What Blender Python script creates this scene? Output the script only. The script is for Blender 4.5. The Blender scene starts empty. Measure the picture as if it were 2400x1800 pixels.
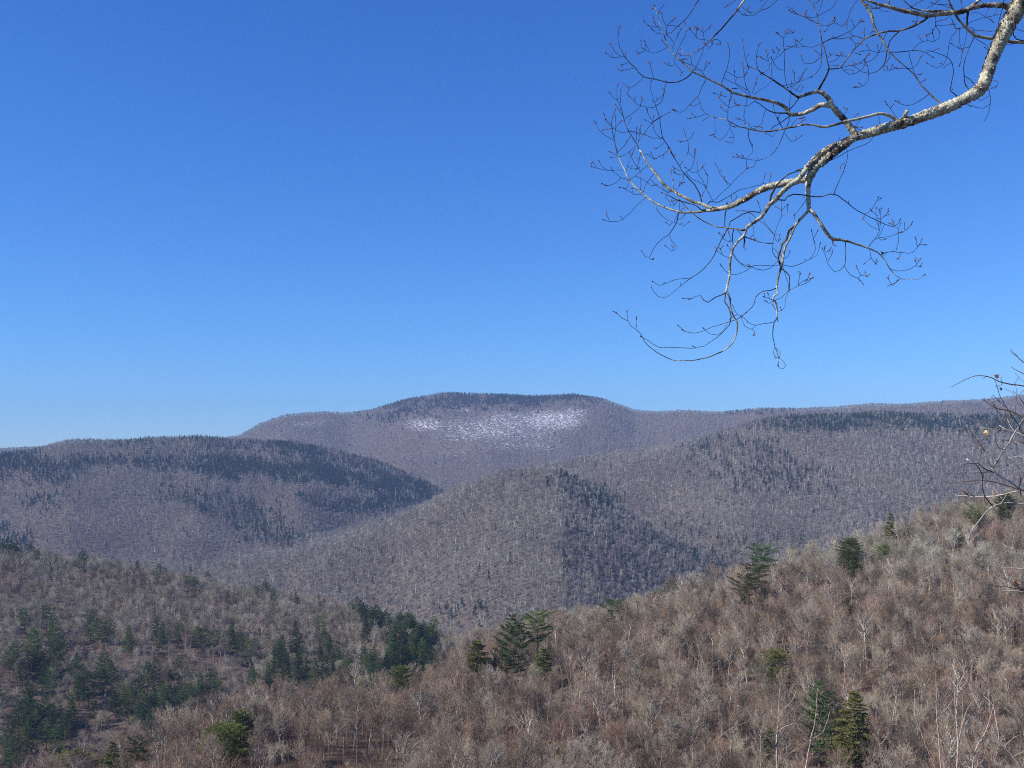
import bpy, math, random
import numpy as np
from mathutils import Vector

HAZE = 6.3e-5
random.seed(7); rng = np.random.default_rng(7)
scene = bpy.context.scene
R = math.radians

# ---------------------------------------------------------------- camera
# design units: a 2212 px wide view, horizon at row 1004
F, CX, YH = 2372.0, 1106.0, 1004.0
cam_d = bpy.data.cameras.new("camera")
cam = bpy.data.objects.new("camera", cam_d); scene.collection.objects.link(cam)
cam.location = (0, 0, 0); cam.rotation_euler = (R(90), 0, 0)
cam_d.sensor_width = 36.0; cam_d.lens = 36.0 * F / 2212.0
cam_d.shift_y = (YH - 829.5) / 2212.0
cam_d.clip_start = 0.05; cam_d.clip_end = 60000
scene.camera = cam

# ---------------------------------------------------------------- light and sky
SUN_EL, SUN_AZ = R(38), R(-108)          # azimuth from the view direction, negative = left
sd = Vector((math.sin(SUN_AZ) * math.cos(SUN_EL), math.cos(SUN_AZ) * math.cos(SUN_EL), math.sin(SUN_EL)))
sun_d = bpy.data.lights.new("sun", 'SUN'); sun_d.energy = 5.0; sun_d.angle = R(0.5); sun_d.color = (1.0, 0.94, 0.85)
sun = bpy.data.objects.new("sun", sun_d); scene.collection.objects.link(sun)
sun.rotation_euler = (-sd).to_track_quat('-Z', 'Y').to_euler()
world = bpy.data.worlds.new("World"); scene.world = world; world.use_nodes = True
nt = world.node_tree; nt.nodes.clear()
sky = nt.nodes.new('ShaderNodeTexSky'); sky.sky_type = 'NISHITA'; sky.sun_disc = False
sky.sun_elevation = SUN_EL; sky.sun_rotation = SUN_AZ
sky.altitude = 800; sky.air_density = 1.0; sky.dust_density = 0.0; sky.ozone_density = 2.5
SKY = 0.13
sep = nt.nodes.new('ShaderNodeSeparateColor'); comb = nt.nodes.new('ShaderNodeCombineColor'); nt.links.new(sky.outputs[0], sep.inputs[0])
for k_, (g_, p_) in enumerate([(.405, 1.43), (.59, 1.16), (.905, .92)]):      # deeper, polarised looking blue
    pw = nt.nodes.new('ShaderNodeMath'); pw.operation = 'POWER'; pw.inputs[1].default_value = p_; nt.links.new(sep.outputs[k_], pw.inputs[0])
    ml = nt.nodes.new('ShaderNodeMath'); ml.operation = 'MULTIPLY'; ml.inputs[1].default_value = g_ * SKY ** (p_ - 1); nt.links.new(pw.outputs[0], ml.inputs[0]); nt.links.new(ml.outputs[0], comb.inputs[k_])
bg = nt.nodes.new('ShaderNodeBackground'); bg.inputs['Strength'].default_value = 0.13
wo = nt.nodes.new('ShaderNodeOutputWorld')
nt.links.new(comb.outputs[0], bg.inputs[0]); nt.links.new(bg.outputs[0], wo.inputs[0])
scene.view_settings.view_transform = 'Standard'; scene.view_settings.look = 'None'
scene.view_settings.exposure = 0.45; scene.view_settings.gamma = 1.0
cy = scene.cycles
cy.max_bounces = 4; cy.diffuse_bounces = 2; cy.glossy_bounces = 1; cy.transmission_bounces = 1; cy.volume_bounces = 0
cy.pixel_filter_type = 'BLACKMAN_HARRIS'; cy.filter_width = 1.05; cy.use_denoising = False

# ---------------------------------------------------------------- helpers
col = scene.collection
def tag(o, label=None, cat=None, group=None, kind=None):
    if label: o['label'] = label
    if cat: o['category'] = cat
    if group: o['group'] = group
    if kind: o['kind'] = kind
    return o
def link(o, parent=None):
    col.objects.link(o)
    if parent is not None: o.parent = parent
    return o
def empty(name, loc, rz=0.0):
    o = bpy.data.objects.new(name, None); o.location = loc; o.rotation_euler = (0, 0, rz); o.empty_display_size = 1
    return link(o)

class MB:
    """collects faces for one mesh"""
    def __init__(s): s.v = []; s.f = []; s.m = []
    def tube(s, pts, rad, n=3, mat=0, cap=False, rough=0.0):
        pts = [Vector(p) for p in pts]; base = len(s.v); k = len(pts)
        t = (pts[1] - pts[0]).normalized()
        a = Vector((0, 0, 1)) if abs(t.z) < .9 else Vector((1, 0, 0))
        nn = t.cross(a).normalized()
        for i in range(k):
            if i == 0: t = pts[1] - pts[0]
            elif i == k - 1: t = pts[-1] - pts[-2]
            else: t = pts[i + 1] - pts[i - 1]
            if t.length < 1e-9: t = Vector((0, 0, 1))
            t.normalize(); nn = (nn - t * nn.dot(t))
            if nn.length < 1e-6: nn = t.orthogonal()
            nn.normalize(); b = t.cross(nn)
            for j in range(n):
                an = 2 * math.pi * j / n
                r = rad[i] * (1 + (random.uniform(-rough, rough) if rough else 0))
                s.v.append(tuple(pts[i] + (nn * math.cos(an) + b * math.sin(an)) * r))
        for i in range(k - 1):
            for j in range(n):
                j2 = (j + 1) % n
                s.f.append((base + i * n + j, base + i * n + j2, base + (i + 1) * n + j2, base + (i + 1) * n + j)); s.m.append(mat)
        if cap:
            s.f.append(tuple(base + (k - 1) * n + j for j in range(n))); s.m.append(mat)
            s.f.append(tuple(base + j for j in reversed(range(n)))); s.m.append(mat)
    def spike(s, p, q, r, mat=0):
        """a thin three-sided twig tapering to a point"""
        p = Vector(p); q = Vector(q); t = (q - p)
        if t.length < 1e-6: return
        t.normalize(); a = t.orthogonal().normalized(); b = t.cross(a); base = len(s.v)
        for j in range(3):
            an = 2.0944 * j + 0.5
            s.v.append(tuple(p + (a * math.cos(an) + b * math.sin(an)) * r))
        s.v.append(tuple(q))
        for j in range(3): s.f.append((base + j, base + (j + 1) % 3, base + 3)); s.m.append(mat)
    def tri(s, a, b, c, mat=0):
        base = len(s.v); s.v += [tuple(a), tuple(b), tuple(c)]; s.f.append((base, base + 1, base + 2)); s.m.append(mat)
    def mesh(s, name, mats, smooth=False):
        me = bpy.data.meshes.new(name); me.from_pydata(s.v, [], s.f)
        for m in mats: me.materials.append(m)
        me.polygons.foreach_set('material_index', s.m)
        if smooth: me.polygons.foreach_set('use_smooth', [True] * len(s.f))
        me.update(); return me
    def build(s, name, mats, parent=None, smooth=False):
        return link(bpy.data.objects.new(name, s.mesh(name, mats, smooth)), parent)

# ---------------------------------------------------------------- materials
def mat_base(name):
    m = bpy.data.materials.new(name); m.use_nodes = True; n = m.node_tree.nodes; n.clear()
    out = n.new('ShaderNodeOutputMaterial'); d = n.new('ShaderNodeBsdfDiffuse'); m.node_tree.links.new(d.outputs[0], out.inputs[0])
    return m, n, m.node_tree.links, d, out
def ramp(n, stops, interp='LINEAR'):
    r = n.new('ShaderNodeValToRGB'); e = r.color_ramp; e.interpolation = interp
    while len(e.elements) < len(stops): e.elements.new(0.5)
    for el, (p, c) in zip(e.elements, stops): el.position = p; el.color = (*c, 1)
    return r
def mat_random(name, stops, noise=None, nscale=1.0, amt=0.5):
    """colour differs from plant to plant, with fine variation inside it"""
    m, n, l, d, out = mat_base(name)
    oi = n.new('ShaderNodeObjectInfo'); r = ramp(n, stops); l.new(oi.outputs['Random'], r.inputs[0])
    if noise:
        tc = n.new('ShaderNodeTexCoord'); nz = n.new('ShaderNodeTexNoise'); nz.inputs['Scale'].default_value = nscale
        nz.inputs['Detail'].default_value = 3; l.new(tc.outputs['Object'], nz.inputs['Vector'])
        r2 = ramp(n, [(0.3, (1 - amt,) * 3), (0.7, (1 + amt,) * 3)]); l.new(nz.outputs[0], r2.inputs[0])
        mx = n.new('ShaderNodeMix'); mx.data_type = 'RGBA'; mx.blend_type = 'MULTIPLY'; mx.inputs[0].default_value = 1
        l.new(r.outputs[0], mx.inputs[6]); l.new(r2.outputs[0], mx.inputs[7]); l.new(mx.outputs[2], d.inputs[0])
    else: l.new(r.outputs[0], d.inputs[0])
    return m
M = {}
M['bark'] = mat_random('grey_bark', [(0, (.17, .14, .11)), (.35, (.30, .26, .21)), (.65, (.44, .40, .33)), (.88, (.70, .66, .56)), (1, (.12, .10, .085))], True, .6, .35)
M['twig'] = mat_random('bare_twigs', [(0, (.21, .145, .10)), (.13, (.09, .068, .052)), (.32, (.33, .26, .185)), (.5, (.25, .16, .11)), (.66, (.40, .34, .245)), (.84, (.24, .12, .085)), (1, (.50, .45, .34))])
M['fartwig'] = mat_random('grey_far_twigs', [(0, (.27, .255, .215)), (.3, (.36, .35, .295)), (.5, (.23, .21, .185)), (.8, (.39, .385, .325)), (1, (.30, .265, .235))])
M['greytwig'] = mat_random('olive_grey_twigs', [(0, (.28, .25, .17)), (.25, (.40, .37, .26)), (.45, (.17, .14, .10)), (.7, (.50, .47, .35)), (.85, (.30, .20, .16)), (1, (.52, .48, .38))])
M['darktwig'] = mat_random('dark_far_twigs', [(0, (.19, .165, .15)), (.5, (.25, .22, .195)), (1, (.15, .13, .12))])
M['farbark'] = mat_random('grey_far_bark', [(0, (.26, .23, .19)), (.6, (.42, .39, .33)), (.92, (.50, .47, .41)), (.96, (.8, .77, .7)), (1, (.7, .66, .6))])
M['farneedle'] = mat_random('dark_far_needles', [(0, (.030, .055, .034)), (.5, (.042, .072, .04)), (1, (.024, .045, .032))])
M['brush'] = mat_random('brush_twigs', [(0, (.20, .11, .08)), (.5, (.28, .175, .12)), (1, (.17, .085, .065))])
M['needle'] = mat_random('pine_needles', [(0, (.07, .115, .035)), (.5, (.10, .15, .042)), (1, (.055, .10, .038))], True, 1.3, .4)
M['olive'] = mat_random('olive_needles', [(0, (.125, .145, .038)), (.5, (.10, .135, .04)), (1, (.15, .15, .045))], True, 1.3, .4)
M['pinebark'] = mat_random('pine_bark', [(0, (.12, .09, .07)), (1, (.20, .16, .13))])

# leaf litter floor of the hills with snow lying high on the far mountain
def mat_ground():
    m, n, l, d, out = mat_base('leaf_litter_ground')
    tc = n.new('ShaderNodeTexCoord')
    nz = n.new('ShaderNodeTexNoise'); nz.inputs['Scale'].default_value = .06; nz.inputs['Detail'].default_value = 8; nz.inputs['Roughness'].default_value = .7
    l.new(tc.outputs['Object'], nz.inputs['Vector'])
    r = ramp(n, [(.3, (.07, .054, .043)), (.5, (.12, .094, .074)), (.7, (.175, .138, .105))]); l.new(nz.outputs[0], r.inputs[0])
    at = n.new('ShaderNodeAttribute'); at.attribute_name = 'snow'
    mp = n.new('ShaderNodeMapping'); mp.inputs['Scale'].default_value = (.07, .08, .36); l.new(tc.outputs['Object'], mp.inputs[0])
    n2 = n.new('ShaderNodeTexNoise'); n2.inputs['Scale'].default_value = 1; n2.inputs['Detail'].default_value = 5; n2.inputs['Roughness'].default_value = .72
    l.new(mp.outputs[0], n2.inputs['Vector'])
    ad = n.new('ShaderNodeMath'); ad.operation = 'ADD'; l.new(n2.outputs[0], ad.inputs[0]); l.new(at.outputs['Fac'], ad.inputs[1])
    r2 = ramp(n, [(.98, (0, 0, 0)), (1.0, (1, 1, 1))])
    sb = n.new('ShaderNodeMapRange'); sb.inputs['From Min'].default_value = .98; sb.inputs['From Max'].default_value = 1.10; l.new(ad.outputs[0], sb.inputs[0])
    mx = n.new('ShaderNodeMix'); mx.data_type = 'RGBA'; l.new(sb.outputs[0], mx.inputs[0]); l.new(r.outputs[0], mx.inputs[6]); mx.inputs[7].default_value = (.80, .82, .86, 1)
    l.new(mx.outputs[2], d.inputs[0]); n.remove(r2)
    return m
M['ground'] = mat_ground()

def mat_oak():
    m, n, l, d, out = mat_base('lichened_oak_bark')
    tc = n.new('ShaderNodeTexCoord')
    nz = n.new('ShaderNodeTexNoise'); nz.inputs['Scale'].default_value = 22; nz.inputs['Detail'].default_value = 6; nz.inputs['Roughness'].default_value = .65
    l.new(tc.outputs['Object'], nz.inputs['Vector'])
    at = n.new('ShaderNodeAttribute'); at.attribute_name = 'lichen'
    ad = n.new('ShaderNodeMath'); ad.operation = 'ADD'; l.new(nz.outputs[0], ad.inputs[0]); l.new(at.outputs['Fac'], ad.inputs[1])
    nb_ = n.new('ShaderNodeTexNoise'); nb_.inputs['Scale'].default_value = 7; nb_.inputs['Detail'].default_value = 2; l.new(tc.outputs['Object'], nb_.inputs['Vector'])
    mr = n.new('ShaderNodeMath'); mr.operation = 'MULTIPLY_ADD'; mr.inputs[1].default_value = .55; mr.inputs[2].default_value = -.275; l.new(nb_.outputs[0], mr.inputs[0])
    a2 = n.new('ShaderNodeMath'); a2.operation = 'ADD'; l.new(ad.outputs[0], a2.inputs[0]); l.new(mr.outputs[0], a2.inputs[1])
    r = ramp(n, [(.40, (.035, .03, .025)), (.49, (.13, .11, .085)), (.57, (.27, .24, .19)), (.64, (.49, .47, .345)), (1.0, (.60, .585, .44))]); l.new(a2.outputs[0], r.inputs[0])
    n3 = n.new('ShaderNodeTexNoise'); n3.inputs['Scale'].default_value = 110; n3.inputs['Detail'].default_value = 3; l.new(tc.outputs['Object'], n3.inputs['Vector'])
    r3 = ramp(n, [(.36, (.32,) * 3), (.50, (1,) * 3)]); l.new(n3.outputs[0], r3.inputs[0])
    mx = n.new('ShaderNodeMix'); mx.data_type = 'RGBA'; mx.blend_type = 'MULTIPLY'; mx.inputs[0].default_value = .6
    l.new(r.outputs[0], mx.inputs[6]); l.new(r3.outputs[0], mx.inputs[7]); l.new(mx.outputs[2], d.inputs[0])
    bp = n.new('ShaderNodeBump'); bp.inputs['Strength'].default_value = .8; bp.inputs['Distance'].default_value = .006; l.new(n3.outputs[0], bp.inputs['Height']); l.new(bp.outputs[0], d.inputs['Normal'])
    return m
M['oak'] = mat_oak()
def plain(name, c, noise=0):
    m, n, l, d, out = mat_base(name)
    if noise:
        tc = n.new('ShaderNodeTexCoord'); nz = n.new('ShaderNodeTexNoise'); nz.inputs['Scale'].default_value = noise; nz.inputs['Detail'].default_value = 4
        l.new(tc.outputs['Object'], nz.inputs['Vector'])
        r = ramp(n, [(.35, tuple(x * .65 for x in c)), (.65, tuple(min(1, x * 1.35) for x in c))]); l.new(nz.outputs[0], r.inputs[0]); l.new(r.outputs[0], d.inputs[0])
    else: d.inputs[0].default_value = (*c, 1)
    return m
M['bud'] = plain('reddish_buds', (.13, .07, .07)); M['sapbark'] = plain('tan_sapling_bark', (.42, .33, .26), 30)
M['darkstem'] = plain('dark_shrub_stem', (.10, .07, .065), 30); M['palestem'] = plain('pale_shrub_stem', (.42, .38, .33), 30)
M['tanleaf'] = plain('dry_tan_leaf', (.60, .42, .20), 40); M['lichen'] = plain('pale_green_lichen', (.50, .48, .35), 60); M['orangeleaf'] = plain('dry_orange_leaf', (.60, .28, .14), 40)
M['whiteleaf'] = plain('bleached_leaf', (.75, .72, .65), 40); M['rock'] = plain('grey_rock', (.25, .24, .22), 3)

# ---------------------------------------------------------------- terrain
def vnoise(x, y, seed=0):
    xi = np.floor(x).astype(np.int64); yi = np.floor(y).astype(np.int64); fx = x - xi; fy = y - yi
    fx = fx * fx * (3 - 2 * fx); fy = fy * fy * (3 - 2 * fy)
    def h(a, b):
        n = (a * 374761393 + b * 668265263 + seed * 974711) & 0xffffffff
        n = ((n ^ (n >> 13)) * 1274126177) & 0xffffffff
        return ((n ^ (n >> 16)) & 0xffff) / 65535.0
    return (h(xi, yi) * (1 - fx) * (1 - fy) + h(xi + 1, yi) * fx * (1 - fy) + h(xi, yi + 1) * (1 - fx) * fy + h(xi + 1, yi + 1) * fx * fy) * 2 - 1

# ridges: (column, row of the canopy line, distance), canopy height, front slope, back slope, rounding
RIDGES = [
 ([(-600,990,6500),(200,960,6500),(440,952,6500),(515,940,6500),(560,915,6500),(620,895,6500),(700,889,6500),(750,892,6500),(800,884,6500),(870,864,6500),(950,848,6500),(1020,849,6500),(1100,852,6500),(1150,855,6500),(1240,852,6500),(1300,861,6450),(1370,884,6400),(1420,889,6300),(1480,886,6200),(1560,889,6100),(1640,882,6000),(1720,883,5800),(1800,880,5700),(1880,873,5600),(1960,873,5500),(2050,866,5500),(2120,863,5500),(2212,852,5500),(2800,820,5500)], 12, .36, .3, 150),
 ([(-900,1010,3400),(-200,985,3500),(0,976,3600),(60,971,3600),(150,948,3650),(250,946,3700),(430,940,3800),(560,947,3900),(640,952,3900),(700,962,3950),(800,987,4000),(870,1013,4000),(960,1055,4000),(1050,1100,4000),(1200,1160,4000),(3000,1300,4000)], 16, .36, .4, 90),
 ([(-900,1250,2300),(200,1235,2300),(400,1213,2350),(520,1192,2350),(620,1186,2350),(700,1162,2350),(830,1122,2400),(960,1058,2450),(1060,1016,2480),(1150,1003,2480),(1210,1008,2450),(1280,1040,2430),(1350,1085,2400),(1450,1150,2350),(1600,1220,2300),(1800,1280,2300),(3000,1330,2300)], 17, .42, .35, 70),
 ([(-900,1200,3000),(700,1150,3000),(960,1070,3100),(1060,1020,3150),(1150,1004,3200),(1290,977,3250),(1450,957,3300),(1530,937,3350),(1620,907,3400),(1700,892,3450),(1880,886,3500),(2000,892,3500),(2140,895,3500),(2212,897,3500),(3000,900,3500)], 17, .34, .35, 110),
 ([(-900,1150,1250),(-200,1170,1200),(0,1180,1150),(100,1192,1150),(250,1207,1130),(390,1236,1100),(560,1267,1080),(700,1292,1050),(800,1315,1000),(950,1362,950),(1060,1400,900),(1300,1450,850),(3000,1600,800)], 17, .26, .35, 45),
 ([(-900,1330,1500),(400,1330,1500),(640,1302,1450),(760,1300,1400),(860,1322,1400),(960,1347,1380),(1060,1366,1350),(1200,1400,1350),(3000,1500,1350)], 16, .3, .4, 40),
 ([(-900,1500,1100),(800,1430,1050),(1000,1372,1000),(1100,1345,1000),(1200,1322,980),(1300,1303,960),(1400,1283,950),(1500,1265,950),(1600,1243,950),(1800,1210,950),(3000,1150,950)], 16, .3, .4, 40),
]
ECREST = ([(-900,1720,240),(0,1655,265),(150,1635,270),(300,1585,290),(440,1512,320),(600,1478,345),(740,1462,360),(860,1448,375),(950,1412,395),(1060,1378,405),(1200,1340,415),(1400,1282,450),(1600,1226,480),(1740,1190,505),(1850,1160,530),(1920,1122,560),(2060,1082,590),(2212,1052,620),(3000,950,700)], 15.5)
def ridge_tab(pts):
    a = np.array(pts, float); return (a[:, 0] - CX) / F, a[:, 1], a[:, 2]
RT = [(ridge_tab(p), h, sf, sb, rd) for p, h, sf, sb, rd in RIDGES]
ET = ridge_tab(ECREST[0])
NY = np.array([-60, -10, 0, 2.2, 4, 14, 60, 120, 200.]); NZ = np.array([-1.2, -1.5, -1.65, -1.75, -3.4, -12, -50, -70, -80.])
def smax(a, b, k):
    h = np.clip(.5 + .5 * (a - b) / k, 0, 1); return b * (1 - h) + a * h + k * h * (1 - h)
def zt(X, Y):
    X = np.asarray(X, float); Y = np.asarray(Y, float)
    u = X / np.maximum(Y, 30.0)
    z = np.full(np.broadcast(X, Y).shape, -300.0)
    w = np.clip((Y - 700) / 1500, 0, 1)
    big = w * (12 * vnoise(X / 330. + .3 * vnoise(X / 200, Y / 200, 9), Y / 1500., 1) - 26 * np.abs(vnoise(X / 260. + Y / 1700, Y / 1300., 2)) + 8)
    for (tu, tp, td), hc, sf, sb, rd in RT:
        py = np.interp(u, tu, tp); yc = np.interp(u, tu, td)
        wob = 60 * vnoise(X / 500., X / 900. + 3, 5) * (yc > 2000)
        yc2 = yc + wob
        zc = (YH - py) / F * yc - hc
        d = yc2 - Y
        zr = zc - np.where(d > 0, sf, sb) * (np.sqrt(d * d + rd * rd) - rd)
        zr = zr + big * (1 - np.exp(-(np.maximum(d, 0) / 330.) ** 2)) * (hc != 17 or sf != .26)
        z = smax(z, zr, 14.0)
    # gullies and bumps on the far slopes
    z = z + w * (3.5 * vnoise(X / 120., Y / 160., 3))
    w2 = np.clip((Y - 500) / 300, 0, 1) * (1 - w)
    z = z + w2 * (5 * vnoise(X / 110., Y / 150., 4) - 3 * np.abs(vnoise(X / 60, Y / 200., 6)))
    # the near hillside and the drop below the viewpoint
    tu, tp, td = ET
    py = np.interp(u, tu, tp); yc = np.interp(u, tu, td); zc = (YH - py) / F * yc - ECREST[1]
    zn = np.interp(Y, NY, NZ)
    t = np.clip((Y - 200) / np.maximum(yc - 200, 1), 0, 1); t = t * t * (3 - 2 * t) * .35 + t * .65
    d = np.maximum(Y - yc, 0)
    zb = np.where(Y < 200, zn, -80 * (1 - t) + zc * t) - .42 * (np.sqrt(d * d + 400) - 20)
    zb = zb + 2.2 * vnoise(X / 45., Y / 45., 11) * np.clip((Y - 30) / 100, 0, 1) + .8 * vnoise(X / 14., Y / 14., 12) * np.clip((Y - 30) / 100, 0, 1) + .12 * vnoise(X / 1.3, Y / 1.3, 13)
    return np.where(Y < 150, zb, smax(z, zb, 8.0))
def z1(x, y): return float(zt(np.array([x]), np.array([y]))[0])

us = np.concatenate([np.linspace(-1.5, -.52, 40)[:-1], np.linspace(-.52, .52, 361), np.linspace(.52, 1.5, 40)[1:]])
rows = np.concatenate([np.linspace(-60, 40, 70), np.geomspace(40, 9000, 460)[1:], np.array([11000, 15000, 24000])])
UU, YY = np.meshgrid(us, rows); XX = UU * np.maximum(YY, 40)
ZZ = zt(XX, np.minimum(YY, 9000))
snow_px = CX + F * XX / np.maximum(YY, 40); snow_py = YH - F * (ZZ + 6) / np.maximum(YY, 40)
def gauss(cx, cy, sx, sy, p=2): return np.exp(-(np.abs((snow_px - cx) / sx) ** p + np.abs((snow_py - cy) / sy) ** p))
sn = np.zeros_like(ZZ)
for cx_, cy_, sx_, sy_, a_ in [(1190,905,125,38,.515),(1240,892,52,26,.49),(1060,925,170,38,.475),(920,915,80,26,.485),(1000,882,45,12,.45),(1130,960,170,20,.45),(980,975,140,26,.41),(660,914,70,15,.46),(1500,905,90,14,.40),(560,930,30,6,.42),(1050,940,260,60,.40),(1075,925,240,50,.475),(1130,905,170,34,.485),(700,905,60,14,.43)]:
    sn = np.maximum(sn, (a_ + .012) * gauss(cx_, cy_, sx_, sy_, 3.2))
sn = np.where(YY > 4600, sn, 0)
nr, nc = ZZ.shape
me = bpy.data.meshes.new('hills')
vv = np.stack([XX.ravel(), YY.ravel(), ZZ.ravel()], 1)
idx = np.arange(nr * nc).reshape(nr, nc)
q = np.stack([idx[:-1, :-1], idx[:-1, 1:], idx[1:, 1:], idx[1:, :-1]], -1).reshape(-1, 4)
me.vertices.add(len(vv)); me.vertices.foreach_set('co', vv.ravel())
me.loops.add(q.size); me.loops.foreach_set('vertex_index', q.ravel())
me.polygons.add(len(q)); me.polygons.foreach_set('loop_start', np.arange(0, q.size, 4)); me.polygons.foreach_set('loop_total', np.full(len(q), 4))
me.polygons.foreach_set('use_smooth', np.ones(len(q), bool))
at = me.attributes.new('snow', 'FLOAT', 'POINT'); at.data.foreach_set('value', sn.ravel().astype(np.float32))
me.update(calc_edges=True); me.materials.append(M['ground'])
tag(link(bpy.data.objects.new('hills', me)), kind='structure')
# ---------------------------------------------------------------- tree prototypes
def rnd(a, b): return random.uniform(a, b)
def rot_about(v, axis, ang):
    from mathutils import Quaternion
    return Quaternion(axis, ang) @ v
def side(v, tilt, ang):
    """direction v turned by tilt away from itself, around it by ang"""
    a = v.orthogonal().normalized(); a = rot_about(a, v, ang)
    return rot_about(v, a, tilt)

def bare_tree(H, spread, style, rich=1.0, seed=0):
    """leafless broadleaf: returns (wood, twigs)"""
    random.seed(seed); W = MB(); T = MB()
    lean = Vector((rnd(-.05, .05), rnd(-.05, .05), 1)).normalized()
    r0 = H * rnd(.0075, .0102)
    fork = {'vase': .38, 'tall': .70, 'oak': .45, 'round': .42}[style]
    p = Vector((0, 0, -.6)); pts = [p.copy()]; rad = [r0 * 1.3]; d = lean.copy()
    nseg = 7; top = H * (fork + .12)
    for i in range(nseg):
        d = (d + Vector((rnd(-.06, .06), rnd(-.06, .06), .05))).normalized(); p = p + d * ((top + .6) / nseg); pts.append(p.copy()); rad.append(r0 * (1 - .45 * (i + 1) / nseg))
    W.tube(pts, rad, 5)
    limbs = []
    nl = {'vase': 7, 'tall': 12, 'oak': 9, 'round': 9}[style]
    for i in range(nl):
        t = (i + rnd(0, .8)) / nl; hh = H * (fork * .75 + (fork * .25 + .12) * t)
        k = min(nseg - 1, int((hh + .6) / (top + .6) * nseg)); base = pts[k].lerp(pts[k + 1], rnd(0, 1))
        az = i * 2.4 + rnd(-.4, .4)
        tilt = {'vase': rnd(.3, .62), 'tall': rnd(.4, .85), 'oak': rnd(.55, 1.1), 'round': rnd(.4, .95)}[style] * (1.15 - .5 * t)
        limbs.append((base, side(lean, tilt, az), H * spread * rnd(.75, 1.1) * (1.1 - .3 * t), r0 * rnd(.42, .62)))
    limbs.append((pts[-1], lean, H * (1 - fork - .12) * .8, r0 * .55))
    def grow(base, d, L, r, lev):
        n = 4 if lev < 2 else 3
        pts = [base]; rad = [r]; p = base.copy(); d = d.copy(); curl = .11 if lev < 2 else .05
        for i in range(n):
            d = (d + Vector((rnd(-.2, .2), rnd(-.2, .2), rnd(-.12, .12) + curl))).normalized(); p = p + d * L / n
            pts.append(p.copy()); rad.append(max(r * (1 - .75 * (i + 1) / n), .008))
        if lev < 2: W.tube(pts, rad, 4 if lev == 0 else 3)
        else: T.tube(pts, [max(x, .011) for x in rad], 3)
        if lev >= 2:
            for j in range(int(rnd(4, 7) * rich)):
                t = rnd(.15, 1); k = min(n - 1, int(t * n)); b = pts[k].lerp(pts[k + 1], t * n - k)
                dd = side(d, rnd(.25, .95), rnd(0, 6.28)) + Vector((0, 0, .12))
                L2 = L * rnd(.35, .75); q = b + dd.normalized() * L2
                T.spike(b, q, rnd(.010, .015))
                if rich > .8:
                    m = b.lerp(q, rnd(.35, .7)); dd2 = side(dd.normalized(), rnd(.4, .9), rnd(0, 6.28)); T.spike(m, m + dd2 * L2 * rnd(.4, .6), .011)
            return
        m = [7, 6][lev] if rich > .8 else [5, 4][lev]
        for j in range(m):
            t = .22 + .78 * (j + rnd(0, .9)) / m; t = min(t, .99); k = min(n - 1, int(t * n)); b = pts[k].lerp(pts[k + 1], t * n - k)
            grow(b, side(d, rnd(.35, .95), rnd(0, 6.28)), L * rnd(.34, .55) * (1.15 - .4 * t), max(rad[k] * .65, .024), lev + 1)
    for b, d, L, r in limbs: grow(b, d, L, r, 0)
    return W, T

def far_bare(H, seed, wide=.10):
    """a simpler leafless tree for distances of a kilometre and more"""
    random.seed(seed); W = MB(); T = MB()
    r = H * .011; top = H * rnd(.5, .75)
    W.tube([(0, 0, -1), (rnd(-.3, .3), rnd(-.3, .3), top * .5), (rnd(-.6, .6), rnd(-.6, .6), top)], [r * 1.6, r * 1.3, r * .7], 3)
    cw = rnd(.85, 1.2)
    for i in range(19):
        z = H * rnd(.36, .66); az = i * 2.4; tl = rnd(.1, 1.35); L = H * rnd(.20, .30) * (1.1 - .25 * tl)
        d = Vector((math.cos(az) * math.sin(tl) * cw, math.sin(az) * math.sin(tl) * cw, math.cos(tl)))
        b = Vector((0, 0, z)); q = b + d * L + Vector((0, 0, L * .15)); W.spike(b, q, .085)
        for j in range(9):
            t = rnd(.3, 1); bb = b.lerp(q, t); dd = side(d, rnd(.4, 1.4), rnd(0, 6.28)) + Vector((0, 0, .15))
            T.spike(bb, bb + dd.normalized() * H * rnd(.06, .13), wide * rnd(.6, 1.25))
    return W, T

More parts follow.
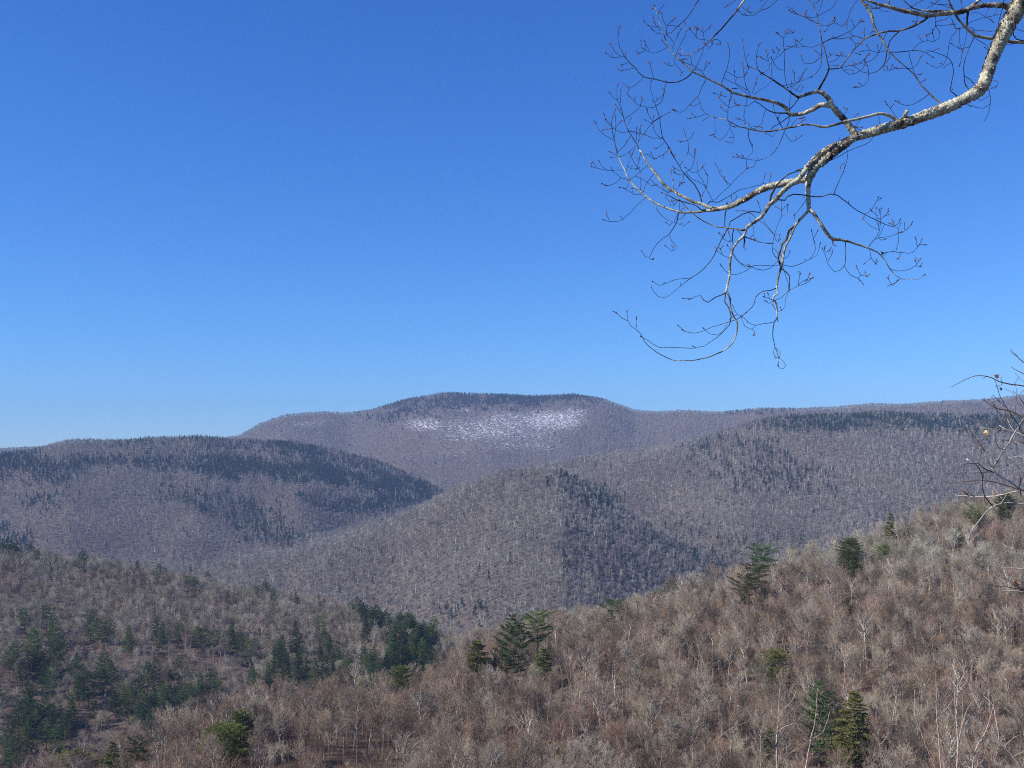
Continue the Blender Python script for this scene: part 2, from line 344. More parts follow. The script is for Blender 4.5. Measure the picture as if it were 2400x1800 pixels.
def pine(H, seed, style='pine'):
    """evergreen with whorled plumes: returns (trunk, foliage)"""
    random.seed(seed); W = MB(); T = MB()
    bendx, bendy = rnd(-.02, .02) * H, rnd(-.02, .02) * H
    ax = lambda z: Vector((bendx * (z / H) ** 2, bendy * (z / H) ** 2, z))
    W.tube([ax(-.6)] + [ax(H * t) for t in (.2, .4, .6, .8, 1)], [H * .014 * (1.05 - t) for t in (0, .2, .4, .6, .8, 1)], 6)
    base = {'pine': .22, 'hemlock': .12, 'high': .52, 'round': .2}[style]
    wid = {'pine': .36, 'hemlock': .29, 'high': .28, 'round': .34}[style]
    nw = {'pine': 17, 'hemlock': 26, 'high': 11, 'round': 22}[style]
    for w in range(nw):
        t = (w + rnd(0, .5)) / nw; z = H * (base + (1 - base) * t)
        s = 1 - t
        prof = {'pine': (.16 + .95 * s ** .8) * (1 if t > .12 else .75), 'hemlock': .10 + .92 * s ** .9, 'high': .30 + .9 * math.sin(math.pi * min(1, s * .9 + .1)) ** .7, 'round': .25 + .8 * math.sqrt(max(0, 1 - (1.5 * t - .5) ** 2))}[style]
        nb = {'pine': 5, 'hemlock': 6, 'high': 5, 'round': 6}[style]
        a0 = rnd(0, 6.28)
        for j in range(nb):
            if random.random() < (.14 if style != 'high' else .2): continue
            az = a0 + j * 6.283 / nb + rnd(-.35, .35); L = H * wid * prof * rnd(.45, 1.25)
            up = {'pine': rnd(-.02, .28) + .45 * t, 'hemlock': rnd(-.35, .1) + .5 * t, 'high': rnd(0, .45) + .3 * t, 'round': rnd(-.1, .35) + .5 * t}[style]
            hd = Vector((math.cos(az), math.sin(az), 0)); b = ax(z); k = 4; pts = [b]; dirs = []
            for i in range(k):
                cu = up + (.18 * (i - 1.5) if style == 'pine' else -.05 * i)
                d = (hd + Vector((rnd(-.1, .1), rnd(-.1, .1), cu))).normalized(); dirs.append(d); pts.append(pts[-1] + d * L / k)
            W.tube(pts, [.05, .04, .03, .02, .012], 3)
            side_v = Vector((-hd.y, hd.x, 0))
            nt_ = int(L * (6.5 if style in ('hemlock', 'round') else 8.0)) + 6
            for i in range(nt_):
                t2 = .22 + .78 * (i + rnd(0, 1)) / nt_; t2 = min(t2, .995); kk = int(t2 * k); c = pts[kk].lerp(pts[kk + 1], t2 * k - kk)
                sg = 1 if i % 2 else -1
                reach = L * .34 * (1.1 - t2) + .28
                tip = c + (side_v * sg * rnd(.5, 1) + hd * rnd(.3, .9)).normalized() * reach * rnd(.6, 1.15) + Vector((0, 0, rnd(-.05, .3) * reach))
                # a tuft: short needles fanned along the twig
                for q_ in range(7):
                    m = c.lerp(tip, rnd(.15, 1)); dd = (tip - c).normalized()
                    dd = (dd + Vector((rnd(-.9, .9), rnd(-.9, .9), rnd(-.35, .8)))).normalized()
                    ln = rnd(.22, .5); o = dd.orthogonal().normalized() if random.random() < .5 else side_v
                    wv = rnd(.05, .10); T.tri(m - o * wv, m + o * wv, m + dd * ln)
    return W, T

def far_conifer(H, seed):
    random.seed(seed); W = MB(); T = MB(); wd = rnd(.15, .21)
    W.tube([(0, 0, -1), (0, 0, H * .6)], [.22, .12], 3)
    n = 9
    for w in range(n):
        t = w / n; z = H * (.16 + .80 * t); rr = H * wd * (1.06 - t) ** .85
        for j in range(7):
            a = rnd(0, 6.28); L = rr * rnd(.7, 1.25); da = rnd(.25, .5)
            c = Vector((0, 0, z + H * .07)); p = Vector((math.cos(a - da) * L, math.sin(a - da) * L, z - rnd(0, .05) * H)); q = Vector((math.cos(a + da) * L, math.sin(a + da) * L, z - rnd(0, .05) * H))
            T.tri(c, p, q); T.tri(c + Vector((0, 0, .5)), Vector((math.cos(a) * L * 1.15, math.sin(a) * L * 1.15, z + .3)), p)
    return W, T

def combined(name, W, T, mw, mt):
    n = len(W.v); C = MB(); C.v = W.v + T.v; C.f = W.f + [tuple(i + n for i in f) for f in T.f]; C.m = [0] * len(W.f) + [1] * len(T.f)
    return C.mesh(name, [mw, mt])

BARE = []   # (wood mesh, twig mesh, joined mesh)
specs = [(17, .40, 'vase'), (19, .30, 'tall'), (16, .44, 'oak'), (18, .38, 'round'), (15, .42, 'vase'), (20, .27, 'tall'), (17, .42, 'round'), (18, .36, 'vase')]
for i, (H, sp, st) in enumerate(specs):
    W, T = bare_tree(H, sp, st, 1.0, 100 + i)
    BARE.append((W.mesh('trunk', [M['bark']]), T.mesh('crown', [M['twig']]), combined('bare_tree', W, T, M['bark'], M['twig']), H))
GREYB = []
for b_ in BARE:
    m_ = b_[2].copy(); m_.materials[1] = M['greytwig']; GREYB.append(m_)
FARB = []
for i in range(8):
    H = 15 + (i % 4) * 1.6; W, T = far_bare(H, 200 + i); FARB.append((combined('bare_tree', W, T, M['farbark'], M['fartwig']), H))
PINES = []
for i, (H, st, mt) in enumerate([(22, 'pine', 'needle'), (20, 'pine', 'needle'), (19, 'hemlock', 'needle'), (17, 'hemlock', 'olive'), (21, 'high', 'needle'), (18, 'round', 'olive'), (23, 'pine', 'needle'), (19, 'high', 'olive')]):
    W, T = pine(H, 300 + i, st)
    PINES.append((W.mesh('trunk', [M['pinebark']]), T.mesh('crown', [M[mt]]), combined('evergreen_tree', W, T, M['pinebark'], M[mt]), H, st, mt))
FARD = []
for b_ in FARB:
    m_ = b_[0].copy(); m_.materials[1] = M['darktwig']; FARD.append(m_)
FARP = []
for i in range(5):
    H = 15 + i; W, T = far_conifer(H, 400 + i); FARP.append((combined('evergreen_tree', W, T, M['pinebark'], M['farneedle']), H))
BRUSH = []
for i in range(4):
    random.seed(500 + i); B = MB()
    for s_ in range(9):
        b = Vector((rnd(-1.6, 1.6), rnd(-1.6, 1.6), -.2)); h = rnd(2, 5.5); tp = b + Vector((rnd(-.5, .5), rnd(-.5, .5), h)); B.spike(b, tp, .035)
        for j in range(26):
            m = b.lerp(tp, rnd(.25, 1)); dd = Vector((rnd(-1, 1), rnd(-1, 1), rnd(.3, 1.4))).normalized(); B.spike(m, m + dd * rnd(.5, 1.4), .012)
    BRUSH.append(B.mesh('brushwood', [M['brush']]))
print('protos', [len(b[2].polygons) for b in BARE], [len(p[2].polygons) for p in PINES], len(FARB[0][0].polygons), len(FARP[0][0].polygons))

# ---------------------------------------------------------------- scattering
# what hides what: running maximum of the canopy line along each column
gu = np.linspace(-.62, .62, 311); gy = np.geomspace(150, 7600, 700)
GU, GY = np.meshgrid(gu, gy); GZ = zt(GU * GY, GY)
ang = (GZ + 9) / GY; run = np.maximum.accumulate(ang, 0)
run = np.vstack([np.full((3, len(gu)), -9), run[:-3]])
def run_at(u, Y):
    i = np.clip((u - gu[0]) / (gu[1] - gu[0]), 0, len(gu) - 1.001); j = np.clip(np.log(Y / gy[0]) / np.log(gy[1] / gy[0]), 0, len(gy) - 1.001)
    return run[j.astype(int), np.round(i).astype(int)]
def inpoly(px, py, poly):
    r = np.zeros(px.shape, bool); n = len(poly)
    for i in range(n):
        x0, y0 = poly[i]; x1, y1 = poly[(i + 1) % n]
        c = ((y0 > py) != (y1 > py)); xi = (x1 - x0) * (py - y0) / ((y1 - y0) if y1 != y0 else 1e-9) + x0
        r ^= c & (px < xi)
    return r
# evergreen belts of the far slopes (columns and rows of the design view), share of evergreens, distance range
BELTS = [
 ([(0,985),(180,990),(420,985),(560,985),(700,1000),(830,1025),(960,1060),(960,1085),(800,1040),(620,1035),(420,1020),(200,1005),(0,1018)], .85, 2600, 4600),
 ([(-100,970),(60,962),(120,985),(200,1020),(100,1040),(-100,1030)], .55, 2600, 4600),
 ([(200,940),(420,935),(520,945),(640,960),(700,985),(600,980),(400,975),(250,960)], .35, 2600, 4600),
 ([(540,950),(640,952),(760,985),(700,990),(560,965)], .85, 2600, 4600),
 ([(640,960),(780,980),(900,1030),(980,1070),(880,1090),(760,1040),(640,1010)], .45, 2600, 4600),
 ([(620,1055),(740,1070),(860,1060),(930,1070),(820,1110),(700,1095)], .6, 2600, 4600),
 ([(370,1040),(470,1060),(560,1080),(640,1150),(660,1180),(560,1180),(480,1120),(380,1070)], .5, 2600, 4600),
 ([(60,1055),(160,1060),(160,1090),(60,1090)], .35, 2600, 4600),
 ([(0,1130),(60,1150),(50,1190),(0,1180)], .5, 2600, 4600),
 ([(1190,995),(1250,1005),(1300,1040),(1350,1080),(1335,1098),(1275,1092),(1222,1050),(1190,1018)], .5, 1900, 2900),
 ([(1640,895),(1700,880),(1900,872),(2140,882),(2240,890),(2240,935),(2100,945),(1950,930),(1800,930),(1640,920)], .62, 2700, 4000),
 ([(1500,940),(1640,950),(1760,1000),(1800,1050),(1700,1090),(1560,1060),(1480,1000)], .28, 2700, 4000),
 ([(1150,1140),(1300,1120),(1500,1100),(1560,1170),(1500,1260),(1350,1260),(1180,1230)], .15, 1700, 2900),
 ([(1400,1180),(1600,1150),(1700,1180),(1600,1240),(1430,1250)], .2, 1700, 3300),
 ([(940,852),(1240,850),(1320,866),(1250,872),(1000,880),(880,905),(800,900),(880,868)], .8, 5000, 7000),
 ([(1560,880),(1700,880),(1700,888),(1560,888)], .5, 5000, 7000),
 ([(930,1290),(1060,1300),(1060,1360),(960,1340)], .2, 1500, 2200),
 ([(0,1430),(120,1410),(260,1440),(400,1450),(500,1450),(470,1530),(360,1570),(200,1600),(0,1620)], .06, 560, 1150),
 ([(765,1318),(800,1305),(870,1325),(950,1345),(960,1375),(900,1390),(820,1365),(770,1350)], .3, 560, 1150),
 ([(690,1400),(760,1420),(860,1420),(930,1380),(930,1410),(850,1450),(720,1455),(600,1430)], .14, 560, 1150),
]
def scatter(y0, y1, step, margin, umax=.54, seed=0):
    g = np.random.default_rng(seed); ym = (y0 + y1) / 2
    xs = np.arange(-umax * y1, umax * y1, step); ys = np.arange(y0, y1, step)
    X, Y = np.meshgrid(xs, ys); X = X.ravel() + g.uniform(-.48, .48, X.size) * step; Y = Y.ravel() + g.uniform(-.48, .48, Y.size) * step
    k = (np.abs(X / Y) < umax) & (Y >= y0) & (Y < y1); X, Y = X[k], Y[k]; Z = zt(X, Y)
    vis = (Z + 20) / Y > run_at(X / Y, Y) - margin
    X, Y, Z = X[vis], Y[vis], Z[vis]
    return X, Y, Z
pts = []
for y0, y1, st, mg in [(95, 700, 4.9, .03), (700, 1250, 5.6, .012), (1250, 1800, 9.0, .006), (1800, 2600, 7.8, .004), (2600, 4300, 9.6, .003), (4300, 7000, 13.5, .002)]:
    X, Y, Z = scatter(y0, y1, st, mg, seed=int(y0)); pts.append(np.stack([X, Y, Z], 1)); print('zone', y0, y1, len(X))
P = np.concatenate(pts); X, Y, Z = P.T
px = CX + F * X / Y; py = YH - F * (Z + 8) / Y
g = np.random.default_rng(5)
pe = np.zeros(len(P))
nz_ = .5 + .9 * vnoise(X / 60, Y / 60, 21)
wx_ = 34 * vnoise(X / 70, Y / 90, 61) + 14 * vnoise(X / 22, Y / 30, 62); wy_ = 11 * vnoise(X / 80, Y / 80, 63) + 7 * vnoise(X / 20, Y / 25, 64)
for poly, dens, ya, yb in BELTS:
    w_ = .5 if ya < 1000 else 1.0
    k = inpoly(px + wx_ * w_ + g.normal(0, 13, len(P)) * w_, py + wy_ * w_ + g.normal(0, 4.5, len(P)) * w_, poly) & (Y > ya) & (Y < yb); pe[k] = np.maximum(pe[k], dens)
pe = pe * np.clip(.35 + .9 * nz_ + pe * .5, 0, 1.2)
pe = np.maximum(pe, np.where(Y > 1700, .006, 0)); pe = np.maximum(pe, np.where((Y > 1100) & (Y <= 1700), .02, 0))
is_ev = g.random(len(P)) < pe
# thinner woods where the snow shows, and small clearings near by
snowy = inpoly(px, py, [(840,895),(980,870),(1280,875),(1310,930),(1250,965),(1000,985),(850,960)]) & (Y > 4600)
keep = (~snowy) | (g.random(len(P)) < .6)
clear = (vnoise(X / 22, Y / 22, 31) > .55) & (Y < 600)
keep &= ~(clear & (g.random(len(P)) < .75))
P, is_ev, px, py = P[keep], is_ev[keep], px[keep], py[keep]

# hand-placed evergreens: (column, row of its top, height, form, nearest, farthest)
def place(pxx, ptop, H, ya, yb):
    ys = np.linspace(ya, yb, 900); u = (pxx - CX) / F; zz = zt(u * ys, ys); top = YH - F * (zz + H) / ys
    e = np.abs(top - ptop); ok = (zz + H * .6) / ys > run_at(np.full_like(ys, u), ys) - .004
    e = e + np.where(ok, 0, 40); j = int(np.argmin(e)); return u * ys[j], ys[j], zz[j]
EG = [ # near hillside
 (1108,1328,25,0,280,430,'tall layered pine mid near ridge, left of its shorter neighbour'),
 (1162,1326,22,4,300,430,'high crowned pine right beside the tall layered pine on the near ridge'),
 (1030,1382,19,3,280,420,'leaning olive green hemlock left of the tall layered pine'),
 (1176,1400,14,3,280,420,'small olive evergreen below the high crowned pine of the near ridge'),
 (1322,1290,17,7,380,470,'olive topped pine on a bare trunk, alone on the ridge right of the pine pair'),
 (1645,1182,24,4,380,520,'tall open topped pine on the near ridge with its crown against the blue slope'),
 (1608,1245,20,7,380,500,'patchy olive pine just left of the open topped pine'),
 (1628,1222,21,4,380,500,'ragged pine tucked under the open topped pine'),
 (1832,1165,19,5,450,560,'dark rounded evergreen on the skyline of the near ridge, left of two'),
 (1850,1172,18,2,450,560,'dark rounded evergreen on the skyline of the near ridge, right of two'),
 (1908,1180,14,4,430,600,'small dark pine among bare trees right of the skyline evergreens'),
 (1925,1108,20,3,500,640,'olive evergreen where the near ridge meets the blue slope at right'),
 (2170,1070,20,5,500,660,'green evergreen at the top of the near hill behind the right hand shrub twigs'),
 (2105,1100,18,7,480,640,'olive brown crown left of the evergreen behind the shrub twigs'),
 (2070,1140,14,4,450,640,'small dark pine high on the near hill below the olive brown crown'),
 (1676,1405,15,5,300,400,'small round evergreen halfway down the near hill'),
 (1832,1290,14,2,380,480,'dark evergreen half hidden behind pale bare trunks on the near hill'),
 (1770,1474,20.6,0,215,310,'broad green pine low on the near hill, left of the olive one beside it'),
 (1848,1494,20.8,3,205,300,'tall olive green hemlock low on the near hill, right of the broad pine'),
 (487,1566,16,5,240,320,'rounded olive evergreen at the bottom left of the near ridge'),
 (520,1538,15,5,260,340,'small green evergreen above the rounded olive one at bottom left'),
 (160,1604,15,5,225,290,'wide olive evergreen cut by the bottom edge at left'),
 (245,1568,15,3,240,300,'yellowish green evergreen right of the wide olive one'),
 (300,1600,13,4,240,300,'small broken topped pine amid bare branches at bottom left'),
 (865,1420,16,5,330,400,'bushy green evergreen on the near ridge line left of centre'),
 (785,1448,15,3,320,390,'olive evergreen on the near ridge line, left of the bushy green one'),
 (820,1300,22,6,840,1080,'largest dark pine at the left end of the valley grove'),
 (1665,1570,13,3,200,260,'dark green hemlock behind the sapling stems at the bottom'),
]
DP = [(52,1313,0),(115,1325,6),(100,1312,4),(72,1355,1),(116,1350,6),(128,1368,1),(195,1325,0),(212,1335,1),(235,1333,6),(278,1350,2),(338,1330,0),(350,1342,2),(388,1338,6),(428,1352,1),(462,1365,4),(500,1340,2),(520,1362,0),(540,1375,6),(600,1385,1),(608,1370,2),
 (30,1385,0),(62,1405,6),(48,1430,1),(80,1400,0),(95,1425,2),(20,1410,4),(110,1440,6),(180,1435,0),(192,1452,6),(172,1460,1),(225,1400,6),(238,1425,1),(212,1440,0),(260,1470,6),(245,1480,2),(300,1455,0),(318,1430,1),(335,1420,6),(352,1470,0),(365,1480,1),(330,1480,2),(340,1500,6),(310,1490,0),
 (395,1470,6),(410,1480,1),(385,1495,0),(432,1452,2),(455,1445,0),(470,1460,6),(545,1440,1),(552,1452,0),(580,1430,2),(590,1445,1),(600,1400,0),(620,1410,2),(640,1412,2),(660,1415,2),(680,1420,2),(700,1422,6),(55,1500,0),(40,1515,1),(75,1530,6),(95,1500,0),(110,1520,1),(125,1505,6),(140,1540,0),(155,1500,2),(100,1550,6),(120,1560,0),(20,1560,1),(35,1580,0),(8,1590,6),(60,1545,2),(280,1480,1),(270,1500,0),(345,1520,0),(330,1530,1),(365,1500,6),
 (745,1430,0),(755,1420,2),(772,1440,2),(800,1432,1),(815,1425,6),(735,1438,2),(700,1440,1),(850,1345,2),(835,1330,2),(862,1335,2),(875,1340,6),(888,1345,2),(900,1350,2),(845,1350,2),(870,1362,2),(890,1370,1),(905,1362,2),(918,1355,2),(930,1345,6),(912,1378,0),(880,1390,2),(895,1400,2),(810,1318,2),(790,1325,2),(930,1395,1),(950,1400,2),(908,1405,2),(860,1380,2),(690,1330,4),(640,1342,2),(405,1245,4),(420,1248,4),(555,1262,4),(590,1270,4),(640,1268,2),(15,1640,1),(40,1625,0),(-8,1470,6)]
ev_ind = []
for pxx, ptop, H, form, ya, yb, lab in EG:
    x, y, z = place(pxx, ptop, H, ya, yb); ev_ind.append((x, y, z, H, form, lab))
g2 = np.random.default_rng(8)
for pxx, ptop, form in DP:
    H = g2.uniform(21, 29); 
    if ptop < 1280: H = 17
    x, y, z = place(pxx, ptop, H, 560, 1130); ev_ind.append((x, y, z, H, form, None))
EVN = np.array([(e[0], e[1]) for e in ev_ind])
print('ev dist', [(round(e[0]), round(e[1])) for e in ev_ind[:30]], [round(e[1]) for e in ev_ind[28:48]])
# bare trees give way to the trunks of the placed evergreens and to the view of the near ones
d2 = np.full(len(P), 1e9)
for ex, ey in EVN: d2 = np.minimum(d2, (P[:, 0] - ex) ** 2 + (P[:, 1] - ey) ** 2)
near_front = np.zeros(len(P), bool)
for (x, y, z, H, form, lab) in ev_ind:
    uu = P[:, 0] / P[:, 1] - x / y; near_front |= ((y > 290) | (H > 20.5)) & (np.abs(uu) < (3.2 if y < 600 else 4.0) / y) & (P[:, 1] < y) & (P[:, 1] > y - (28 if y < 600 else 48))
keep = d2 > 9
P, is_ev, px, py, near_front = P[keep], is_ev[keep], px[keep], py[keep], near_front[keep]

# ---- which trees stand as objects of their own
g3 = np.random.default_rng(12)
N = len(P); sc = np.where(P[:, 1] < 1300, g3.uniform(.5, 1.0, N), g3.uniform(.75, 1.2, N)) * np.where(near_front, np.where(P[:, 1] < 600, .48, .40), 1.0); rz = g3.uniform(0, 6.283, N)
vb = g3.integers(0, 8, N); tone = vnoise(P[:, 0] / 35, P[:, 1] / 35, 41)
bare_i = np.where(~is_ev)[0]
toppy = YH - F * (P[:, 2] + 17 * sc) / P[:, 1]
cand = bare_i[(P[bare_i, 1] < 700) & (px[bare_i] > 5) & (px[bare_i] < 2207) & (toppy[bare_i] < 1612)]
cand = cand[np.argsort(P[cand, 1] / sc[cand])][:300]
ind_set = set(cand.tolist())
labs = [['spreading leafless tree with forked limbs', 'tall narrow leafless tree', 'wide crowned leafless oak', 'round crowned leafless tree'][k] for k in (0, 1, 2, 3)]
def where_label(pxx, pyy):
    h = ['by the left edge', 'far left', 'left', 'just left of centre', 'just right of centre', 'right', 'far right', 'by the right edge'][min(7, max(0, int(pxx / 276.5)))]
    v = 'lowest row' if pyy > 1600 else 'second row up' if pyy > 1540 else 'third row up' if pyy > 1480 else 'higher up'
    return h + ', ' + v
def third(x, zone, q=None):
    a, b = (0, 530) if 'cluster' in zone else (760, 960) if 'grove left' in zone else (560, 930) if 'row' in zone else (0, 760)
    c, d = (1410, 1560) if 'cluster' in zone else (1300, 1400) if 'grove left' in zone else (1380, 1450) if 'row' in zone else (1240, 1385)
    return ['left end', 'left part', 'middle', 'right part', 'right end'][min(4, max(0, int((x - a) / (b - a) * 5)))] + ('' if q is None else [', upper', ', mid height', ', lower'][min(2, max(0, int((q - c) / (d - c) * 3)))])
shape_of = {0: 'vase shaped leafless tree', 1: 'tall narrow leafless tree', 2: 'wide crowned leafless tree', 3: 'round crowned leafless tree', 4: 'short forked leafless tree', 5: 'tallest slim leafless tree', 6: 'broad round leafless tree', 7: 'upswept leafless tree'}
proto = {}
def tree_copy(kind, k, loc, rz_, s, name):
    meshes = (BARE if kind == 'b' else PINES)[k]
    key = (kind, k)
    if key not in proto:
        r = empty(name, (0, 0, 0)); a = link(bpy.data.objects.new('trunk', meshes[0]), r); b = link(bpy.data.objects.new('crown', meshes[1]), r)
        proto[key] = (r, a, b); out = r
    else:
        r0, a0, b0 = proto[key]; out = r0.copy(); link(out)
        for c in (a0, b0):
            cc = c.copy(); link(cc, out)
    out.location = loc; out.rotation_euler = (0, 0, rz_); out.scale = s
    return out
for i in cand:
    x, y, z = P[i]; s = sc[i]
    o = tree_copy('b', int(vb[i]), (x, y, z), rz[i], (s, s, s), 'bare_tree')
    tag(o, '%s on the near hill, %s' % (shape_of[int(vb[i])], where_label(px[i], py[i])), 'tree', 'leafless trees on the near hill')
GRP = 'evergreens scattered over the wooded hills'
shape_e = {0: 'dark layered pine', 1: 'dark broad pine', 2: 'dark dense hemlock', 3: 'olive green hemlock', 4: 'thin high pine', 5: 'olive round evergreen', 6: 'dark tall pine', 7: 'olive high pine'}
for (x, y, z, H, form, lab) in ev_ind:
    s = H / PINES[form][3]
    o = tree_copy('e', form, (x, y, z), rnd(0, 6.28), (s * rnd(.9, 1.1), s * rnd(.9, 1.1), s), 'evergreen_tree')
    p_ = CX + F * x / y; q_ = YH - F * (z + H) / y
    if not lab:
        zone = 'in the valley grove left of centre' if (p_ > 720) else ('high on the left hillside' if q_ < 1385 else ('in the row beside the valley grove' if p_ > 560 else 'in the dark cluster low on left hillside'))
        lab = '%s %s, %s' % (shape_e[form], zone, third(p_, zone, q_))
    wf = {1030: 1.7, 1848: 1.25, 1176: 1.5, 1322: 1.3, 487: 1.35, 160: 1.4}.get(round(CX + F * x / y), 1.0); o.scale.x *= wf; o.scale.y *= wf
    tag(o, lab, 'tree', GRP)
# the next largest evergreens of the middle slopes
ev_i = np.where(is_ev)[0]
inv = (px[ev_i] > 5) & (px[ev_i] < 2207) & ((P[ev_i, 2] + 12) / P[ev_i, 1] > run_at(P[ev_i, 0] / P[ev_i, 1], P[ev_i, 1]))
ce = ev_i[inv]; ce = ce[np.argsort(P[ce, 1])][:300 - len(ev_ind)]
FPW = {}
for i in ce:
    k = int(vb[i]) % 5; s = sc[i]
    if P[i, 1] < 1250:
        f_ = [0, 1, 2, 6, 0, 6, 2, 1][int(vb[i])]; s = g3.uniform(.85, 1.25)
        o = tree_copy('e', f_, P[i], rz[i], (s, s, s), 'evergreen_tree')
        zn_ = 'in the dark cluster low on left hillside' if px[i] < 530 else 'in the valley grove left of centre' if py[i] < 1395 else 'in the row beside the valley grove'
        tag(o, '%s %s, %s' % (shape_e[f_], zn_, third(px[i], zn_, py[i] - 25)), 'tree', GRP); ind_set.add(int(i)); continue
    if k not in FPW: FPW[k] = bpy.data.objects.new('evergreen_tree', FARP[k][0]); o = FPW[k]
    else: o = FPW[k].copy()
    link(o); o.location = P[i]; o.rotation_euler = (0, 0, rz[i]); o.scale = (s, s, s)
    zone = 'on the spur of the middle ridge' if px[i] > 600 else 'at the foot of the blue left slope'
    if P[i, 1] < 1700: zone = 'down in the valley behind the near hills'
    tag(o, 'small dark evergreen standing %s, %s' % (zone, where_label(px[i], 0).split(',')[0]), 'tree', GRP)
    ind_set.add(int(i))

# ---- the rest of the woods: one object of bare trees, one of evergreens, one of brush
def stuff_cloud(name, meshes, pos, var, rotz, scl, label, cat):
    c = bpy.data.collections.new(name + '_kinds')
    for k, m_ in enumerate(meshes):
        c.objects.link(bpy.data.objects.new('%s_kind.%03d' % (name, k), m_))
    me = bpy.data.meshes.new(name); n = len(pos); me.vertices.add(n); me.vertices.foreach_set('co', np.asarray(pos, np.float32).ravel())
    a = me.attributes.new('variant', 'INT', 'POINT'); a.data.foreach_set('value', np.asarray(var, np.int32))
    rv = np.zeros((n, 3), np.float32); rv[:, 2] = rotz
    a = me.attributes.new('turn', 'FLOAT_VECTOR', 'POINT'); a.data.foreach_set('vector', rv.ravel())
    a = me.attributes.new('size', 'FLOAT_VECTOR', 'POINT'); a.data.foreach_set('vector', np.asarray(scl, np.float32).ravel())
    me.update(); o = link(bpy.data.objects.new(name, me)); tag(o, label, cat, kind='stuff')
    ng = bpy.data.node_groups.new(name, 'GeometryNodeTree')
    ng.interface.new_socket(name='Geometry', in_out='INPUT', socket_type='NodeSocketGeometry'); ng.interface.new_socket(name='Geometry', in_out='OUTPUT', socket_type='NodeSocketGeometry')
    n_ = ng.nodes; gi = n_.new('NodeGroupInput'); go = n_.new('NodeGroupOutput'); ip = n_.new('GeometryNodeInstanceOnPoints'); ci = n_.new('GeometryNodeCollectionInfo')
    ci.inputs['Collection'].default_value = c; ci.inputs['Separate Children'].default_value = True; ci.inputs['Reset Children'].default_value = True
    def na(t, nm): q = n_.new('GeometryNodeInputNamedAttribute'); q.data_type = t; q.inputs[0].default_value = nm; return q.outputs[0]
    L = ng.links; L.new(gi.outputs[0], ip.inputs['Points']); L.new(ci.outputs[0], ip.inputs['Instance']); ip.inputs['Pick Instance'].default_value = True
    L.new(na('INT', 'variant'), ip.inputs['Instance Index']); L.new(na('FLOAT_VECTOR', 'turn'), ip.inputs['Rotation']); L.new(na('FLOAT_VECTOR', 'size'), ip.inputs['Scale'])
    L.new(ip.outputs[0], go.inputs[0]); o.modifiers.new('scatter', 'NODES').node_group = ng
    return o
rest = np.ones(N, bool); rest[list(ind_set)] = False
rb = np.where(rest & ~is_ev)[0]; re_ = np.where(rest & is_ev)[0]
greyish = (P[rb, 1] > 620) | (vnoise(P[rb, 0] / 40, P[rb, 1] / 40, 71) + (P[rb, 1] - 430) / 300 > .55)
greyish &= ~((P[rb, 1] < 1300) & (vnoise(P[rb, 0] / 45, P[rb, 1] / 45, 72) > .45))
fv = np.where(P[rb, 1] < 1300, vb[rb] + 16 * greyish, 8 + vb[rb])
stand = vnoise(P[rb, 0] / 150, P[rb, 1] / 130, 81) + .6 * vnoise(P[rb, 0] / 55, P[rb, 1] / 60, 82) + .45 * np.random.default_rng(9).normal(0, 1, len(rb))
fv = np.where((P[rb, 1] >= 1300) & (stand > .25), 24 + vb[rb], fv)
s3 = np.repeat(sc[rb][:, None], 3, 1); far_k = P[rb, 1] > 4300; s3[far_k, :2] *= 1.15; mid_k = P[rb, 1] > 1300; s3[mid_k, :2] *= 1.22; s3[mid_k, 2] *= .88
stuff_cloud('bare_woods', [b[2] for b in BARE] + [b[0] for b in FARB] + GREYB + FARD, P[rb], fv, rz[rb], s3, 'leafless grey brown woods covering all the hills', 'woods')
s3 = np.repeat(sc[re_][:, None], 3, 1); far_k = P[re_, 1] > 4300; s3[far_k, :2] *= 1.5
stuff_cloud('evergreen_woods', [p_[0] for p_ in FARP], P[re_], vb[re_] % 5, rz[re_], s3, 'dark evergreen belts along the far ridges', 'woods')
X, Y, Z = (np.concatenate(t_) for t_ in zip(scatter(95, 640, 4.4, .03, seed=77), scatter(640, 1150, 5.6, .012, seed=78)))
k = vnoise(X / 18, Y / 18, 51) > -.35; X, Y, Z = X[k], Y[k], Z[k]
gb = np.random.default_rng(3); n = len(X)
stuff_cloud('brushwood', BRUSH, np.stack([X, Y, Z], 1), gb.integers(0, 4, n), gb.uniform(0, 6.28, n), np.repeat(gb.uniform(.5, 1.25, n)[:, None], 3, 1), 'reddish brown leafless underbrush beneath the near trees', 'brush')
print('counts', len(cand), len(ev_ind), len(ce), len(rb), len(re_), n)

# ---------------------------------------------------------------- haze
hz = MB(); x0, x1, y0, y1, zb, zt_ = -16000, 16000, -80, 9800, -420, 560
vs = [(x0,y0,zb),(x1,y0,zb),(x1,y1,zb),(x0,y1,zb),(x0,y0,zt_),(x1,y0,zt_),(x1,y1,zt_),(x0,y1,zt_)]
hz.v = vs; hz.f = [(0,3,2,1),(4,5,6,7),(0,1,5,4),(1,2,6,5),(2,3,7,6),(3,0,4,7)]; hz.m = [0] * 6
hm = bpy.data.materials.new('haze'); hm.use_nodes = True; hn = hm.node_tree.nodes; hn.clear()
ho = hn.new('ShaderNodeOutputMaterial'); pv = hn.new('ShaderNodeVolumePrincipled'); pv.inputs['Density'].default_value = HAZE
pv.inputs['Color'].default_value = (.34, .50, .84, 1); pv.inputs['Anisotropy'].default_value = 0
hm.node_tree.links.new(pv.outputs[0], ho.inputs['Volume'])
HZ = hz.build('haze', [hm]); tag(HZ, kind='stuff')
